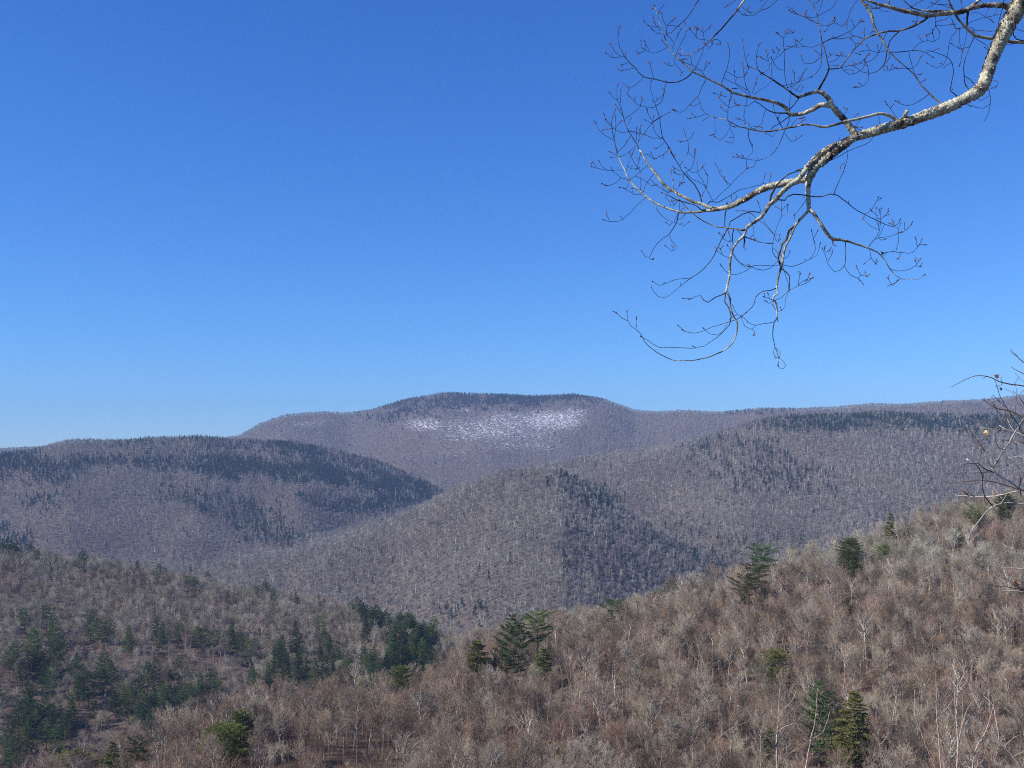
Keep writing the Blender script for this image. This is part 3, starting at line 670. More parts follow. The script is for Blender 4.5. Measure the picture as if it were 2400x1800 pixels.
# ---------------------------------------------------------------- traced foreground plants
# strokes were measured on enlarged details of the view: (origin, scale) of each detail, in a 2400 px wide view
CR = {1: (1370, 0, 4.147), 2: (1870, 0, 4.147), 3: (1370, 350, 4.147), 4: (1750, 350, 4.147), 5: (1400, 580, 4.147), 6: (2130, 800, 3.685), 7: (2100, 1150, 2.553), 8: (1667, 1250, 3.016)}
F24 = F * 2400 / 2212; CX24 = 1200.0; YH24 = YH * 2400 / 2212
def to_src(c, p): ox, oy, s = CR[c]; return ox + p[0] / s, oy + p[1] / s
class Sketch:
    """turns measured strokes into branches at a real distance, each joined to its parent in depth"""
    def __init__(s, Y0, seed, drift=.5, slope=(0, 0)):
        s.Y0 = Y0; s.r = random.Random(seed); s.pts = []; s.d = drift; s.slope = slope; s.ws = 1.0
    def depth_near(s, x, y, w):
        best, bd = None, 1e9
        for (a, b, Y, ww) in s.pts:
            d = (a - x) ** 2 + (b - y) ** 2
            if d < bd: bd, best = d, Y
        return best if best is not None and bd < 45 ** 2 else None
    def stroke(s, c, raw, w0=None):
        """raw: points (x, y[, width]) in detail pixels; returns 3-D points and radii"""
        pts = []; w = w0 or 4
        for p in raw:
            if len(p) > 2: w = p[2]
            x, y = to_src(c, p); pts.append([x, y, w / CR[c][2]])
        # smooth the stroke
        P_ = np.array(pts); n = len(P_); out = []
        for i in range(n - 1):
            p0, p1, p2, p3 = P_[max(i - 1, 0)], P_[i], P_[i + 1], P_[min(i + 2, n - 1)]
            k = max(1, int(np.hypot(*(p2 - p1)[:2]) / (7 if p1[2] > 3 else 10)))
            for j in range(k):
                t = j / k; out.append(.5 * ((2 * p1) + (-p0 + p2) * t + (2 * p0 - 5 * p1 + 4 * p2 - p3) * t * t + (-p0 + 3 * p1 - 3 * p2 + p3) * t ** 3))
        out.append(P_[-1]); out = np.array(out)
        ya = s.depth_near(*out[0][:2], out[0][2]); yb = s.depth_near(*out[-1][:2], out[-1][2]) if len(out) > 2 else None
        L = np.concatenate([[0], np.cumsum(np.hypot(np.diff(out[:, 0]), np.diff(out[:, 1])))])
        base_dir = s.r.uniform(-1, 1) * s.d
        if ya is None and yb is None: Y = np.full(len(out), s.Y0) + base_dir * .3
        elif ya is not None and (yb is None or out[0][2] >= out[-1][2] * 1.3): Y = ya + base_dir * L / F24 * s.Y0
        elif ya is None: Y = yb + base_dir * (L[-1] - L) / F24 * s.Y0
        else: Y = ya + (yb - ya) * L / max(L[-1], 1)
        Y = Y + .35 * s.d * np.sin(L / 55 + s.r.uniform(0, 6)) * np.minimum(1, L / 40) * 14 / F24 * s.Y0
        if ya is None and yb is None: Y = Y + s.slope[0] * (out[:, 0] - out[0, 0]) / F24 * s.Y0
        res = []; rad = []
        for (x, y, w_), Yk in zip(out, Y):
            jj = .4 if w_ > 3 else .85; jx, jy = s.r.uniform(-jj, jj), s.r.uniform(-jj, jj)
            s.pts.append((x, y, Yk, w_)); res.append(((x + jx - CX24) / F24 * Yk, Yk, (YH24 - y - jy) / F24 * Yk)); rad.append(max(w_ * s.ws * (1.12 + .3 * min(1, max(0, (w_ - 1.5) / 3)) * (w_ < 14)), 1.15) / 2 / F24 * Yk)
        return res, rad
def bark_mesh(name, strokes, parent, mat, sides=None, lichen=False, displace=0):
    """joins strokes to one mesh; thick limbs get a lumpy surface"""
    B = MB(); lv = []
    for res, rad in strokes:
        n = sides or (20 if rad[0] > .018 else 10 if rad[0] > .008 else 6 if rad[0] > .004 else 4)
        if rad[0] > .012:        # finer rings for the lumpy bark of the limb
            r2, q2 = [], []
            for i in range(len(res) - 1):
                for j in range(3): t = j / 3; r2.append(tuple(Vector(res[i]).lerp(Vector(res[i + 1]), t))); q2.append(rad[i] * (1 - t) + rad[i + 1] * t)
            r2.append(res[-1]); q2.append(rad[-1]); res, rad = r2, q2
        k0 = len(B.v); B.tube(res, rad, n, cap=True, rough=.2 if rad[0] > .012 else .12)
        lv += [-.16 if rad[0] < .0034 else -.02 if rad[0] < .006 else .12 if rad[0] < .016 else .08] * (len(B.v) - k0)
    o = B.build(name, [mat], parent, smooth=True)
    a = o.data.attributes.new('lichen', 'FLOAT', 'POINT'); a.data.foreach_set('value', np.array(lv, np.float32))
    return o

oak = empty('oak_tree', (4.6, 5.2, z1(4.6, 5.2)))
tag(oak, 'leafless oak reaching a lichen covered limb in from the upper right corner', 'tree')
SK = Sketch(5.2, 3, .55)
def rel(strokes, o=None):
    L = Vector((o or oak).location)
    return [([tuple(Vector(p) - L) for p in res], rad) for res, rad in strokes]
LIMB = [(2, [(2400,-420,190),(2270,-200,168),(2180,-20,156),(2150,60,150),(2050,220,134),(1970,380,120),(1900,540,106),(1845,700,102),(1800,830,108),(1730,900,100),(1600,975,90),(1450,1045,95),(1300,1100,90),(1150,1155,86),(1000,1205,84),(850,1245,80),(700,1292,74),(570,1330,66),(470,1390,58),(350,1480,52),(250,1560,56),(150,1650,60)]),
        (4, [(648,199,60),(630,245,58),(600,280,55),(520,300,46),(440,315,44),(370,325,42),(300,342,42),(200,368,44),(100,412,42),(30,460,38),(-70,510,36),(-150,552,34),(-240,572,32),(-330,585,26)])]
FORK = [(2, [(520,1350,50),(420,1400,46),(350,1420,46),(230,1490,44),(150,1570,42),(80,1640,40)]), (4, [(578,188,40),(560,215,38),(530,255,38),(490,300,36),(430,340,34),(370,390,32),(320,440,34),(280,490,32),(220,540,28),(180,610,25),(130,665,23),(60,715,22),(0,760,20)]),
        (3, [(1576,760,20),(1550,840,18),(1500,885,17),(1450,950,17),(1425,1030,18),(1412,1130,18),(1412,1220,17),(1390,1310,16),(1375,1385,19)])]
DOWN = [(4, [(612,285,46),(600,340,38),(597,400,34),(598,470,30),(602,540,28),(606,595,27)])]
main = [SK.stroke(c, p) for c, p in LIMB]
mainr = rel(main)
limb_o = bark_mesh('limb', mainr, oak, M['oak'])
# parts: the sub-limbs, each with its own twigs
GROUPS = [
 FORK + [(5, [(1251,426,18),(1270,450,14),(1290,500,13),(1295,570,12),(1310,640,12),(1355,720,13),(1362,780,12),(1340,880,11),(1290,960,10),(1150,1040,9),(980,1090,8),(870,1098,7),(730,1092,7),(620,1045,7),(500,960,6),(440,880,6),(385,800,5),(320,760,5),(295,700,4),(290,630,3)]),
  (5, [(1245,440,10),(1240,530,9),(1280,600,9),(1300,670,9),(1285,750,8),(1200,840,7),(1080,935,6),(1000,968,5),(870,980,5),(760,972,5),(590,968,5),(500,905,4),(430,870,3)]),
  (5, [(385,790,3),(380,740,3),(378,700,3)]), (5, [(300,715,3),(240,685,3),(190,640,3)]),
  (5, [(1245,445,9),(1160,480,8),(1080,530,8),(1040,515,7),(1000,470,5),(950,475,4),(920,495,4),(840,495,3)]),
  (4, [(300,490,10),(370,495,10),(400,460,10),(460,438,10),(560,445,10),(700,462,9),(850,435,9),(1000,540,8),(1080,600,8),(1150,635,7),(1280,700,7),(1340,730,6),(1430,750,4),(1475,725,3),(1490,690,3)]),
  (4, [(1340,735,4),(1310,800,3),(1280,850,3),(1300,885,3),(1345,875,3)]), (4, [(1150,632,4),(1220,580,3),(1280,475,3)]), (4, [(1265,505,3),(1297,480,3)]),
  (3, [(1705,615,9),(1620,605,8),(1540,630,8),(1470,670,8),(1410,705,9),(1400,760,7),(1360,820,7)]), (3, [(1600,605,5),(1540,598,5),(1475,600,5)]),
  (3, [(1560,785,16),(1520,788,14),(1460,770,10),(1380,765,9),(1300,755,9),(1220,730,9),(1150,695,9),(1050,620,9),(960,530,8),(890,440,7),(870,380,6),(850,270,4),(840,200,3)]),
  (3, [(1550,850,14),(1555,890,14),(1552,935,8)]), (3, [(1560,850,5),(1640,880,4),(1740,908,3),(1820,915,3)]), (3, [(1595,655,4),(1640,760,4),(1650,880,4)]),
  (3, [(1480,780,6),(1540,840,5),(1650,880,4)]), (3, [(1430,930,4),(1445,1020,4),(1500,1100,4),(1580,1130,4)]), (3, [(1410,1060,3),(1350,1035,3),(1290,990,3)]), (3, [(1340,1030,3),(1320,970,3)]),
  (3, [(1415,1215,4),(1470,1222,4),(1560,1180,4),(1620,1140,4)]), (3, [(1410,1210,4),(1365,1180,3),(1335,1135,3)]), (3, [(1440,900,4),(1380,892,4),(1340,865,3),(1315,820,3)]), (3, [(1430,880,3),(1400,815,3)]),
  (3, [(1450,770,10),(1440,830,9),(1440,880,8),(1450,960,5)]), (3, [(1715,620,4),(1755,710,3),(1845,830,4)]), (3, [(1715,605,4),(1692,530,3)]),
  (4, [(545,460,3),(580,480,6),(540,540,6),(500,595,4),(468,632,3)])],
 DOWN + [(4, [(608,588,27),(650,620,24),(700,690,22),(740,760,21),(790,830,22),(840,872,22),(950,885,17),(1050,915,15),(1180,960,12),(1300,1020,9),(1350,1080,8),(1390,1160,7),(1440,1220,6),(1490,1255,5),(1600,1270,4),(1690,1255,3),(1725,1220,3)]),
  (4, [(838,878,16),(838,910,11)]), (4, [(1490,1255,5),(1450,1295,4),(1410,1308,3)]), (4, [(1420,1325,3),(1400,1300,3),(1375,1260,3)]), (4, [(1420,1325,3),(1442,1300,3)]),
  (4, [(1390,1160,5),(1480,1185,4),(1570,1170,3),(1640,1135,3),(1685,1065,3)]), (4, [(1640,1135,3),(1680,1138,3)]), (4, [(1655,1120,3),(1640,1090,3)]),
  (4, [(1300,1020,7),(1380,995,6),(1480,1000,5),(1610,1005,4),(1650,965,3),(1700,880,3)]), (4, [(1655,950,3),(1650,880,3)]), (4, [(1660,940,3),(1690,920,3),(1720,925,3)]), (4, [(1505,1000,3),(1480,1055,3)]),
  (4, [(1450,990,4),(1475,900,4),(1475,810,4),(1475,770,3),(1430,745,3),(1390,720,3)]), (4, [(1475,770,3),(1495,720,3)]), (4, [(1475,810,4),(1540,790,3),(1570,770,3),(1595,740,3)]), (4, [(1535,785,3),(1533,725,3)]), (4, [(1440,745,3),(1430,715,3)]),
  (4, [(1180,955,7),(1240,880,6),(1290,790,5),(1265,700,3),(1258,575,3)]), (4, [(1293,785,4),(1300,690,4),(1290,590,3)]), (4, [(1300,680,3),(1340,645,3),(1368,610,3)]), (4, [(1282,780,3),(1200,740,3),(1130,680,3)]), (4, [(1280,650,3),(1220,600,3)]),
  (4, [(1300,640,3),(1308,580,3)]), (4, [(1325,655,3),(1370,638,3)]), (4, [(1245,875,4),(1310,855,4),(1400,845,4),(1475,812,3)]),
  (4, [(958,895,7),(962,1000,6),(950,1130,6),(905,1180,4),(850,1190,4),(800,1130,3),(770,1050,3),(740,970,3)]), (4, [(792,1090,3),(830,1010,3)]), (4, [(765,1000,3),(795,990,3)]), (4, [(760,1000,3),(757,965,3)]),
  (4, [(950,1135,5),(1010,1220,5),(1085,1255,4),(1110,1275,4),(1125,1305,3)]), (4, [(1085,1250,4),(1115,1225,3),(1160,1230,3)]), (4, [(1110,1225,3),(1080,1165,3)]), (4, [(1160,1230,3),(1153,1203,3)]),
  (4, [(1195,980,5),(1210,1050,4),(1235,1095,4),(1250,1105,4)]), (4, [(1210,1055,3),(1145,1105,3)]), (4, [(1250,1105,3),(1262,1078,3)]), (4, [(1310,1020,4),(1340,1040,4),(1350,1010,4),(1320,1000,4)])],
 [(4, [(603,590,22),(560,640,21),(510,690,19),(465,750,20),(440,820,17),(400,900,17),(370,970,16),(355,1050,16),(342,1120,18),(325,1180,16),(305,1260,15),(290,1330,14),(300,1400,14),(262,1430,14),(255,1460,14),(290,1500,13),(296,1600,11),(300,1635,10)]),
  (5, [(1751,681,10),(1718,725,8),(1705,830,8),(1715,920,7),(1740,1000,7),(1760,1070,6),(1800,1105,4),(1833,1140,4),(1815,1175,3),(1780,1183,3),(1757,1155,3)]),
  (5, [(1730,965,3),(1705,1010,2),(1725,1050,2)]), (5, [(1740,980,3),(1783,1030,3),(1770,1060,4)]),
  (4, [(465,750,17),(410,790,16),(390,870,15),(345,920,16),(320,1000,15),(305,1070,15),(328,1120,15)]),
  (4, [(290,1350,8),(230,1370,7),(160,1378,7),(90,1440,6),(60,1530,6),(0,1585,6)]), (5, [(1450,630,6),(1370,690,6),(1250,735,5),(1120,770,4),(1040,810,4),(940,832,4),(850,815,3),(790,760,3)]),
  (5, [(1260,745,4),(1200,830,4),(1155,852,3),(1090,840,3),(1035,790,3)]),
  (5, [(1715,725,6),(1620,740,5),(1540,758,4),(1460,720,4),(1400,665,4),(1350,655,3),(1300,690,3)]), (5, [(1540,758,4),(1505,795,3),(1430,765,3),(1400,690,3)]), (5, [(1510,795,3),(1526,820,3),(1520,845,4)]), (5, [(1360,655,3),(1335,610,3),(1318,560,3)]),
  (4, [(345,1160,9),(385,1195,8),(415,1230,8),(420,1290,7),(412,1370,7)]), (4, [(412,1370,4),(340,1440,4),(280,1470,4)]), (4, [(412,1370,4),(380,1450,3),(372,1530,3),(340,1565,3),(300,1577,3),(270,1550,3),(258,1520,3)]),
  (4, [(415,1365,5),(500,1325,4),(600,1295,4),(632,1252,3)]), (4, [(500,1320,3),(517,1220,3)]), (4, [(560,1300,3),(600,1240,3),(615,1210,3)]), (4, [(495,1320,3),(560,1275,3),(635,1250,3)]), (4, [(350,1140,3),(372,1210,3),(400,1300,3),(410,1350,3)]),
  (4, [(255,1470,3),(215,1450,3),(175,1435,3)]), (4, [(225,1455,3),(210,1410,3)]), (4, [(270,1470,3),(215,1500,3),(200,1485,3)]),
  (4, [(350,1125,5),(430,1140,5),(530,1110,5),(610,1070,4),(680,1030,3),(712,920,3)]), (4, [(615,1065,3),(665,980,3),(650,880,3),(632,800,3)]), (4, [(650,868,3),(690,800,3)]),
  (4, [(340,1130,4),(200,1130,4),(80,1130,4),(0,1145,4),(-40,1130,4),(-100,1060,3),(-180,940,3)]), (4, [(300,1080,5),(240,1150,5),(170,1177,5),(100,1168,5),(40,1140,4)]),
  (4, [(290,1060,6),(252,1000,6),(250,920,5),(268,830,5),(300,740,4),(340,640,3),(340,560,3),(335,500,3)]), (4, [(268,830,4),(165,720,3),(120,690,3),(60,635,3)]), (4, [(340,600,3),(370,560,3),(400,540,3)]), (4, [(340,650,3),(385,630,3),(402,545,3)]), (4, [(340,590,3),(290,560,3)]),
  (4, [(268,830,4),(285,880,4),(300,900,3),(320,840,3)]), (4, [(255,915,4),(160,910,3),(80,885,3),(0,860,3)]), (4, [(365,1060,3),(400,1040,3),(413,1000,3)]), (4, [(255,960,4),(330,1030,4)])],
 [(3, [(1255,580,26),(1180,550,24),(1130,525,21),(1080,515,20),(980,470,19),(870,410,18),(770,340,18),(690,230,16),(620,150,14),(560,50,12),(530,0,11)]),
  (1, [(530,1451,11),(510,1400,11),(440,1300,9),(390,1180,8),(355,1030,7),(320,970,6),(310,900,4),(325,830,3)]), (1, [(345,1000,4),(352,880,3)]), (1, [(385,1150,4),(350,1090,3),(305,1025,3)]), (1, [(320,970,3),(280,945,3),(242,905,3)]),
  (1, [(430,1275,5),(370,1290,4),(290,1250,4),(215,1180,3),(192,1112,3)]), (1, [(280,1245,3),(190,1260,3)]), (1, [(400,1220,4),(430,1270,4),(500,1300,4),(580,1300,4)]), (1, [(515,1390,4),(600,1270,4),(660,1190,4),(730,1150,4),(820,1090,3)]), (1, [(515,1380,4),(540,1290,3),(548,1225,3)]), (1, [(500,1370,3),(505,1250,3)]),
  (1, [(430,1210,3),(450,1150,3)]), (1, [(510,1400,4),(430,1480,4),(350,1520,4),(270,1525,3)]), (1, [(330,1520,3),(265,1480,3)]),(1, [(395,1155,4),(490,1085,4),(540,1040,4),(558,970,3)]),
  (3, [(620,155,4),(545,210,4),(490,260,4),(430,300,4)]), (3, [(490,260,4),(560,290,4),(620,325,4),(650,355,3),(690,345,3)]), (3, [(545,400,4),(545,230,4),(510,160,4),(450,70,4),(440,40,3)]), (3, [(400,205,4),(430,130,3),(480,20,3)]), (3, [(500,215,3),(530,110,3),(545,40,3)]),
  (3, [(570,420,4),(590,350,4),(640,280,4),(680,235,4)]), (3, [(640,285,3),(700,350,3),(780,400,3),(850,410,3)]), (3, [(760,350,4),(765,395,3),(800,420,3)]), (3, [(560,40,3),(620,50,3),(670,85,3)]), (3, [(670,80,3),(650,35,3)]), (3, [(415,160,3),(460,190,4),(520,180,3)])],
 [(3, [(1250,590,20),(1150,603,17),(1050,612,16),(950,612,15),(850,590,15),(750,550,14),(660,505,14),(580,440,13),(500,370,12),(430,290,12),(390,200,10),(350,120,9),(320,50,8),(310,0,8)]),
  (1, [(320,1500,8),(290,1370,7),(265,1220,5),(275,1130,4),(300,1070,3)]), (1, [(285,1350,4),(300,1270,3),(305,1150,3)]), (1, [(285,1360,4),(190,1310,4),(130,1250,3),(115,1200,3)]), (1, [(265,1220,3),(220,1170,3)]), (1, [(320,1480,4),(400,1400,3),(435,1340,3)]), (1, [(310,1240,3),(343,1190,3)]),
  (3, [(1180,590,12),(1140,592,12),(1090,550,10),(1000,520,9),(900,490,8),(830,460,7),(755,425,6)]), (3, [(850,470,3),(830,550,3),(870,540,3),(900,500,3)]), (3, [(800,450,3),(785,470,3),(820,500,3)]),
  (3, [(912,615,9),(900,690,8),(870,750,7),(820,830,6),(740,880,5),(680,950,5),(650,1010,5),(632,1055,4),(590,1045,4),(560,990,3)]), (3, [(820,835,4),(850,890,4),(895,940,4),(890,970,3),(850,985,3),(790,940,3)]), (3, [(905,680,3),(935,675,3),(965,650,3)]), (3, [(632,1055,4),(645,1075,3),(662,1065,3)]), (3, [(858,980,3),(860,955,3)]),
  (3, [(918,610,4),(920,560,4),(915,500,3)]), (3, [(920,600,3),(950,575,3)]), (3, [(870,700,3),(890,670,3),(910,630,3)]), (3, [(865,705,3),(830,740,2),(795,712,2)]),
  (3, [(690,530,7),(700,580,6),(740,640,5),(800,690,5),(870,710,4),(920,730,3),(970,743,3),(1008,710,3)]), (3, [(600,465,5),(520,530,4),(440,620,4),(370,680,4),(290,705,4),(190,685,3)]), (3, [(240,690,3),(215,635,3)]),
  (3, [(555,435,4),(480,435,3),(410,395,3)]), (3, [(540,400,3),(470,380,3)]), (3, [(440,310,4),(400,385,3),(345,370,3)]), (3, [(415,290,4),(350,275,4),(270,205,4),(200,205,4),(120,185,3),(80,130,3)]), (3, [(370,200,3),(280,200,3)]), (3, [(110,180,3),(70,170,3)]), (3, [(350,280,4),(300,325,3),(230,358,3),(175,335,3)]), (3, [(220,195,3),(170,175,3),(145,120,3)]),
  (3, [(1380,590,10),(1365,620,12),(1362,690,9),(1362,740,8),(1383,770,7),(1355,840,8),(1300,940,8),(1230,1080,7),(1130,1190,7),(1040,1250,6),(930,1330,5),(840,1410,4),(780,1440,4),(720,1435,4),(680,1390,3),(650,1345,3)]), (3, [(1040,1253,5),(900,1262,4),(800,1300,4),(725,1325,3),(670,1288,3)]),
  (3, [(1390,560,5),(1385,520,7)])],
 [(3, [(1140,520,12),(1115,430,11),(1070,340,10),(1000,270,10),(950,210,9),(900,130,8),(820,0,8)]), (1, [(870,1530,9),(810,1410,9),(760,1340,8),(730,1150,7),(690,1030,6),(660,930,4),(635,830,3),(645,795,3)]), (1, [(660,960,4),(665,1000,3),(750,940,4),(775,900,3)]),
  (1, [(685,1030,6),(740,1000,5),(765,960,5),(775,890,5),(795,805,5)]), (1, [(680,1045,4),(600,1040,4),(520,1020,3),(440,935,3)]), (1, [(540,1030,3),(558,970,3)]), (1, [(490,990,3),(492,955,3)]), (1, [(725,1145,4),(665,1180,4),(600,1060,3)]), (1, [(760,1345,5),(690,1300,4),(660,1190,4),(670,1130,3)]), (1, [(760,1345,4),(660,1340,5),(560,1300,4),(450,1270,4)]), (1, [(665,1200,3),(590,1170,3)]),
  (1, [(770,1380,3),(740,1415,3),(700,1440,3)]), (1, [(815,1455,4),(770,1500,4),(730,1515,3)]), (3, [(925,165,5),(1000,40,4),(1010,0,4)]), (1, [(1010,1475,4),(1005,1380,4),(960,1250,3)]), (1, [(1000,1360,3),(1040,1335,3),(1060,1290,3)]), (1, [(1000,1365,3),(945,1375,3)]), (1, [(1010,1475,4),(1060,1540,3),(1075,1450,3)]),
  (3, [(960,245,5),(1040,180,4),(1065,90,3),(1080,10,3)]), (3, [(960,250,5),(960,320,4),(890,390,4)]), (3, [(945,245,4),(900,240,3),(870,205,3)]), (3, [(935,215,4),(885,185,3)]), (3, [(920,310,3),(935,325,3)]), (3, [(985,235,4),(1040,285,4),(1100,310,4),(1180,360,4)]),
  (3, [(1185,550,8),(1220,505,8),(1300,512,7),(1400,460,6),(1500,395,5),(1600,370,4),(1700,345,4),(1735,325,3),(1750,270,3)]), (3, [(1740,335,3),(1790,335,3),(1810,265,3)]), (3, [(1260,500,5),(1350,410,4),(1420,345,4),(1500,260,4),(1580,185,4)]), (3, [(1420,345,3),(1340,270,3),(1275,140,3)]), (3, [(1245,500,5),(1190,400,4),(1150,310,4),(1100,220,3),(1095,130,3)]), (3, [(1180,365,4),(1198,260,3),(1150,180,3)]), (3, [(1180,360,3),(1150,440,3)]), (3, [(1100,220,3),(1040,220,3),(980,180,3)]), (3, [(1110,215,3),(1145,175,3)]), (3, [(1470,425,3),(1480,470,4),(1450,510,3),(1390,525,3)]), (3, [(1440,500,3),(1430,465,3)]), (3, [(1400,350,3),(1360,300,3)])],
 [(2, [(560,1320,50),(500,1225,42),(420,1130,40),(350,1050,38),(300,960,32),(240,900,28),(190,890,26),(100,912,22),(0,945,20)]), (1, [(2080,945,18),(2010,905,13),(1930,845,12),(1820,770,11),(1720,710,9),(1680,665,7),(1590,645,6),(1560,570,5),(1540,400,4)]),
  (2, [(335,1030,34),(230,1020,32),(150,1060,30),(60,1100,26),(0,1112,25)]), (1, [(2070,1108,25),(1995,1115,26),(1960,1050,24),(1890,1010,21),(1820,985,20),(1700,960,18),(1600,940,17),(1450,900,16),(1350,840,15),(1200,765,13),(1060,700,13),(970,620,11),(880,540,10),(830,470,8),(780,360,7),(740,250,6),(710,140,5),(680,60,4)]),
  (1, [(1050,700,10),(990,760,9),(900,795,9),(800,800,8),(690,770,8),(570,748,8),(490,660,8),(430,600,7),(390,550,6),(345,460,5),(325,350,4),(345,265,3)]), (1, [(330,350,3),(325,260,3)]), (1, [(375,550,4),(270,560,4),(215,515,3)]), (1, [(350,545,3),(290,500,3),(250,430,3)]), (1, [(570,750,5),(500,820,4),(440,858,4),(385,820,3)]), (1, [(440,855,3),(418,885,3)]), (1, [(480,665,4),(400,675,3),(350,690,3),(333,670,3)]), (1, [(420,620,4),(365,625,3)]), (1, [(675,765,4),(655,690,3),(630,610,3)]), (1, [(400,560,3),(398,535,3)]),
  (1, [(1180,775,7),(1140,850,7),(1105,930,6),(1030,1010,5),(970,1075,5),(910,1105,4),(870,1075,4)]), (1, [(915,1090,3),(888,1070,3)]), (1, [(1105,930,4),(1118,1000,4),(1060,1035,3),(1030,1020,3)]), (1, [(850,480,5),(875,420,4),(905,360,4),(935,290,4)]), (1, [(885,540,4),(930,430,4),(985,330,4),(980,225,3)]), (1, [(988,310,3),(1018,285,3)]), (1, [(875,425,3),(830,370,3),(805,340,3)]), (1, [(805,460,4),(740,500,4),(670,518,4),(600,495,3),(550,460,3),(545,400,3)]), (1, [(635,495,3),(605,460,3),(590,405,3)]), (1, [(590,495,3),(530,520,3)]), (1, [(830,465,4),(790,440,3),(755,395,3)]),
  (1, [(800,330,5),(850,310,5),(900,260,6),(990,180,6),(1050,90,7),(1110,0,8),(1160,-60,9)]), (1, [(880,550,5),(865,590,4),(880,630,4),(920,660,3),(945,695,3)]), (1, [(790,360,4),(798,260,4),(765,190,4),(752,130,3)]), (1, [(755,330,4),(700,320,3),(668,295,3)]), (1, [(740,300,3),(690,245,3),(668,180,3)]), (1, [(740,255,3),(650,265,3),(615,250,3),(585,215,3)]), (1, [(800,245,3),(900,252,4)]), (1, [(800,250,3),(835,215,3),(870,180,3)]), (1, [(715,135,3),(765,50,3)]),
  (1, [(1060,690,5),(1110,600,5),(1150,510,5),(1165,430,5),(1155,320,4),(1145,260,3)]), (1, [(1155,315,3),(1205,280,3)]), (1, [(1155,315,3),(1110,280,3)]), (1, [(1040,670,4),(1120,685,3),(1160,680,3),(1180,610,3)]), (1, [(1160,680,3),(1203,615,3)]), (1, [(1180,760,5),(1140,690,4),(1060,640,4),(960,600,3)]), (1, [(1045,635,3),(1035,560,3)]), (1, [(870,635,3),(830,645,2),(785,615,2)]), (1, [(930,590,3),(965,575,3)]), (1, [(1085,375,3),(1090,330,3),(1095,285,3)]),
  (1, [(1330,820,6),(1370,700,6),(1400,600,5),(1410,490,5),(1392,430,4)]), (1, [(1380,690,4),(1480,750,4),(1550,745,3),(1572,715,3)]), (1, [(1360,760,4),(1420,795,4),(1460,810,3),(1560,865,4)]), (1, [(1610,910,6),(1570,850,6),(1550,740,5),(1545,680,4),(1530,610,3)]), (1, [(1550,740,3),(1590,670,3)]), (1, [(1615,930,5),(1540,880,4),(1480,830,4),(1465,790,4),(1455,705,3)]), (1, [(1630,910,4),(1655,840,3),(1672,760,3)]), (1, [(1500,865,3),(1470,862,3)]),
  (1, [(1440,910,6),(1410,990,6),(1397,1050,6),(1395,1160,6),(1415,1225,6),(1450,1228,6)]), (1, [(1390,1030,3),(1340,990,3),(1310,955,3)]), (1, [(1390,945,3),(1330,930,3),(1265,908,3)]), (1, [(1390,1090,3),(1325,1045,3)]), (1, [(1400,1030,3),(1420,910,3)]), (1, [(1405,1050,3),(1440,1040,3),(1475,1020,3)]), (1, [(1580,955,6),(1555,1080,5),(1550,1130,5),(1567,1190,5)]), (1, [(1555,1180,3),(1505,1160,3)]), (1, [(1650,985,5),(1590,1025,4),(1530,1030,3),(1480,1020,3),(1455,970,3)]),
  (1, [(1650,980,7),(1700,1010,7),(1760,1060,8),(1850,1095,10),(1950,1098,11),(1985,1110,12)]), (1, [(1765,1065,5),(1740,1120,4),(1725,1190,4),(1690,1235,4),(1650,1252,4)]), (1, [(1990,1070,10),(2040,1010,9),(2085,950,9)]), (1, [(1990,1120,6),(1985,1180,6),(1940,1280,6),(1880,1430,5),(1800,1510,5),(1700,1555,4),(1600,1550,4),(1520,1535,3),(1450,1525,3)]), (1, [(1570,1545,3),(1575,1600,3),(1580,1630,3)]), (1, [(1680,1560,3),(1640,1620,3),(1580,1640,3)]), (1, [(1570,1545,3),(1630,1490,4),(1640,1450,4),(1600,1370,4),(1590,1270,4)]), (1, [(1540,1540,3),(1505,1520,3)]), (1, [(1560,1545,3),(1540,1515,3)]),
  (1, [(1940,1280,4),(2010,1375,4),(2060,1355,3),(2100,1325,3)]), (1, [(1935,1260,4),(1880,1170,4),(1850,1090,4),(1835,1030,3)]), (1, [(1810,1265,6),(1830,1235,6),(1900,1200,6),(1980,1140,7)]), (1, [(1990,1100,5),(2000,960,4),(2010,870,4),(2010,820,3)]),
  (1, [(1830,770,5),(1900,830,4),(2000,820,4),(2073,800,4),(2198,750,4)]), (2, [(124,750,5),(180,710,5),(225,640,4),(235,540,3),(230,450,3)]), (1, [(1972,860,5),(1955,780,5),(1940,600,5),(1940,480,5),(1937,370,4),(2000,300,3)]), (1, [(1937,370,3),(1895,345,3),(1870,320,3)]), (1, [(1960,330,3),(1950,310,3)]), (1, [(1975,325,3),(2015,322,3)]), (1, [(1940,490,4),(2000,465,4),(2060,440,4),(2110,385,3)]), (1, [(2060,440,3),(2050,390,3)]),
  (1, [(1937,680,4),(1880,665,4),(1850,630,4),(1815,565,4)]), (1, [(1818,600,4),(1820,700,4),(1825,765,4)]), (1, [(1800,605,4),(1790,670,4),(1720,715,4)]), (1, [(1820,595,4),(1880,550,3),(1915,520,3),(1940,490,3)]), (1, [(1790,600,3),(1775,550,3),(1765,490,3)]), (1, [(1785,595,3),(1740,575,3),(1690,550,3)]), (1, [(1680,665,6),(1665,600,5),(1680,500,4),(1690,440,3)]), (1, [(1970,855,5),(2050,820,5),(2110,750,4),(2145,675,3)]), (1, [(2040,790,3),(2038,720,3)]), (1, [(2015,850,4),(2060,880,4),(2100,890,4),(2120,845,3)]), (1, [(2060,875,3),(2085,835,3)]), (1, [(1820,785,3),(1760,840,3),(1700,880,3),(1670,900,3)]), (1, [(1850,520,3),(1845,515,3)]), (1, [(1870,540,3),(1887,490,3)])],
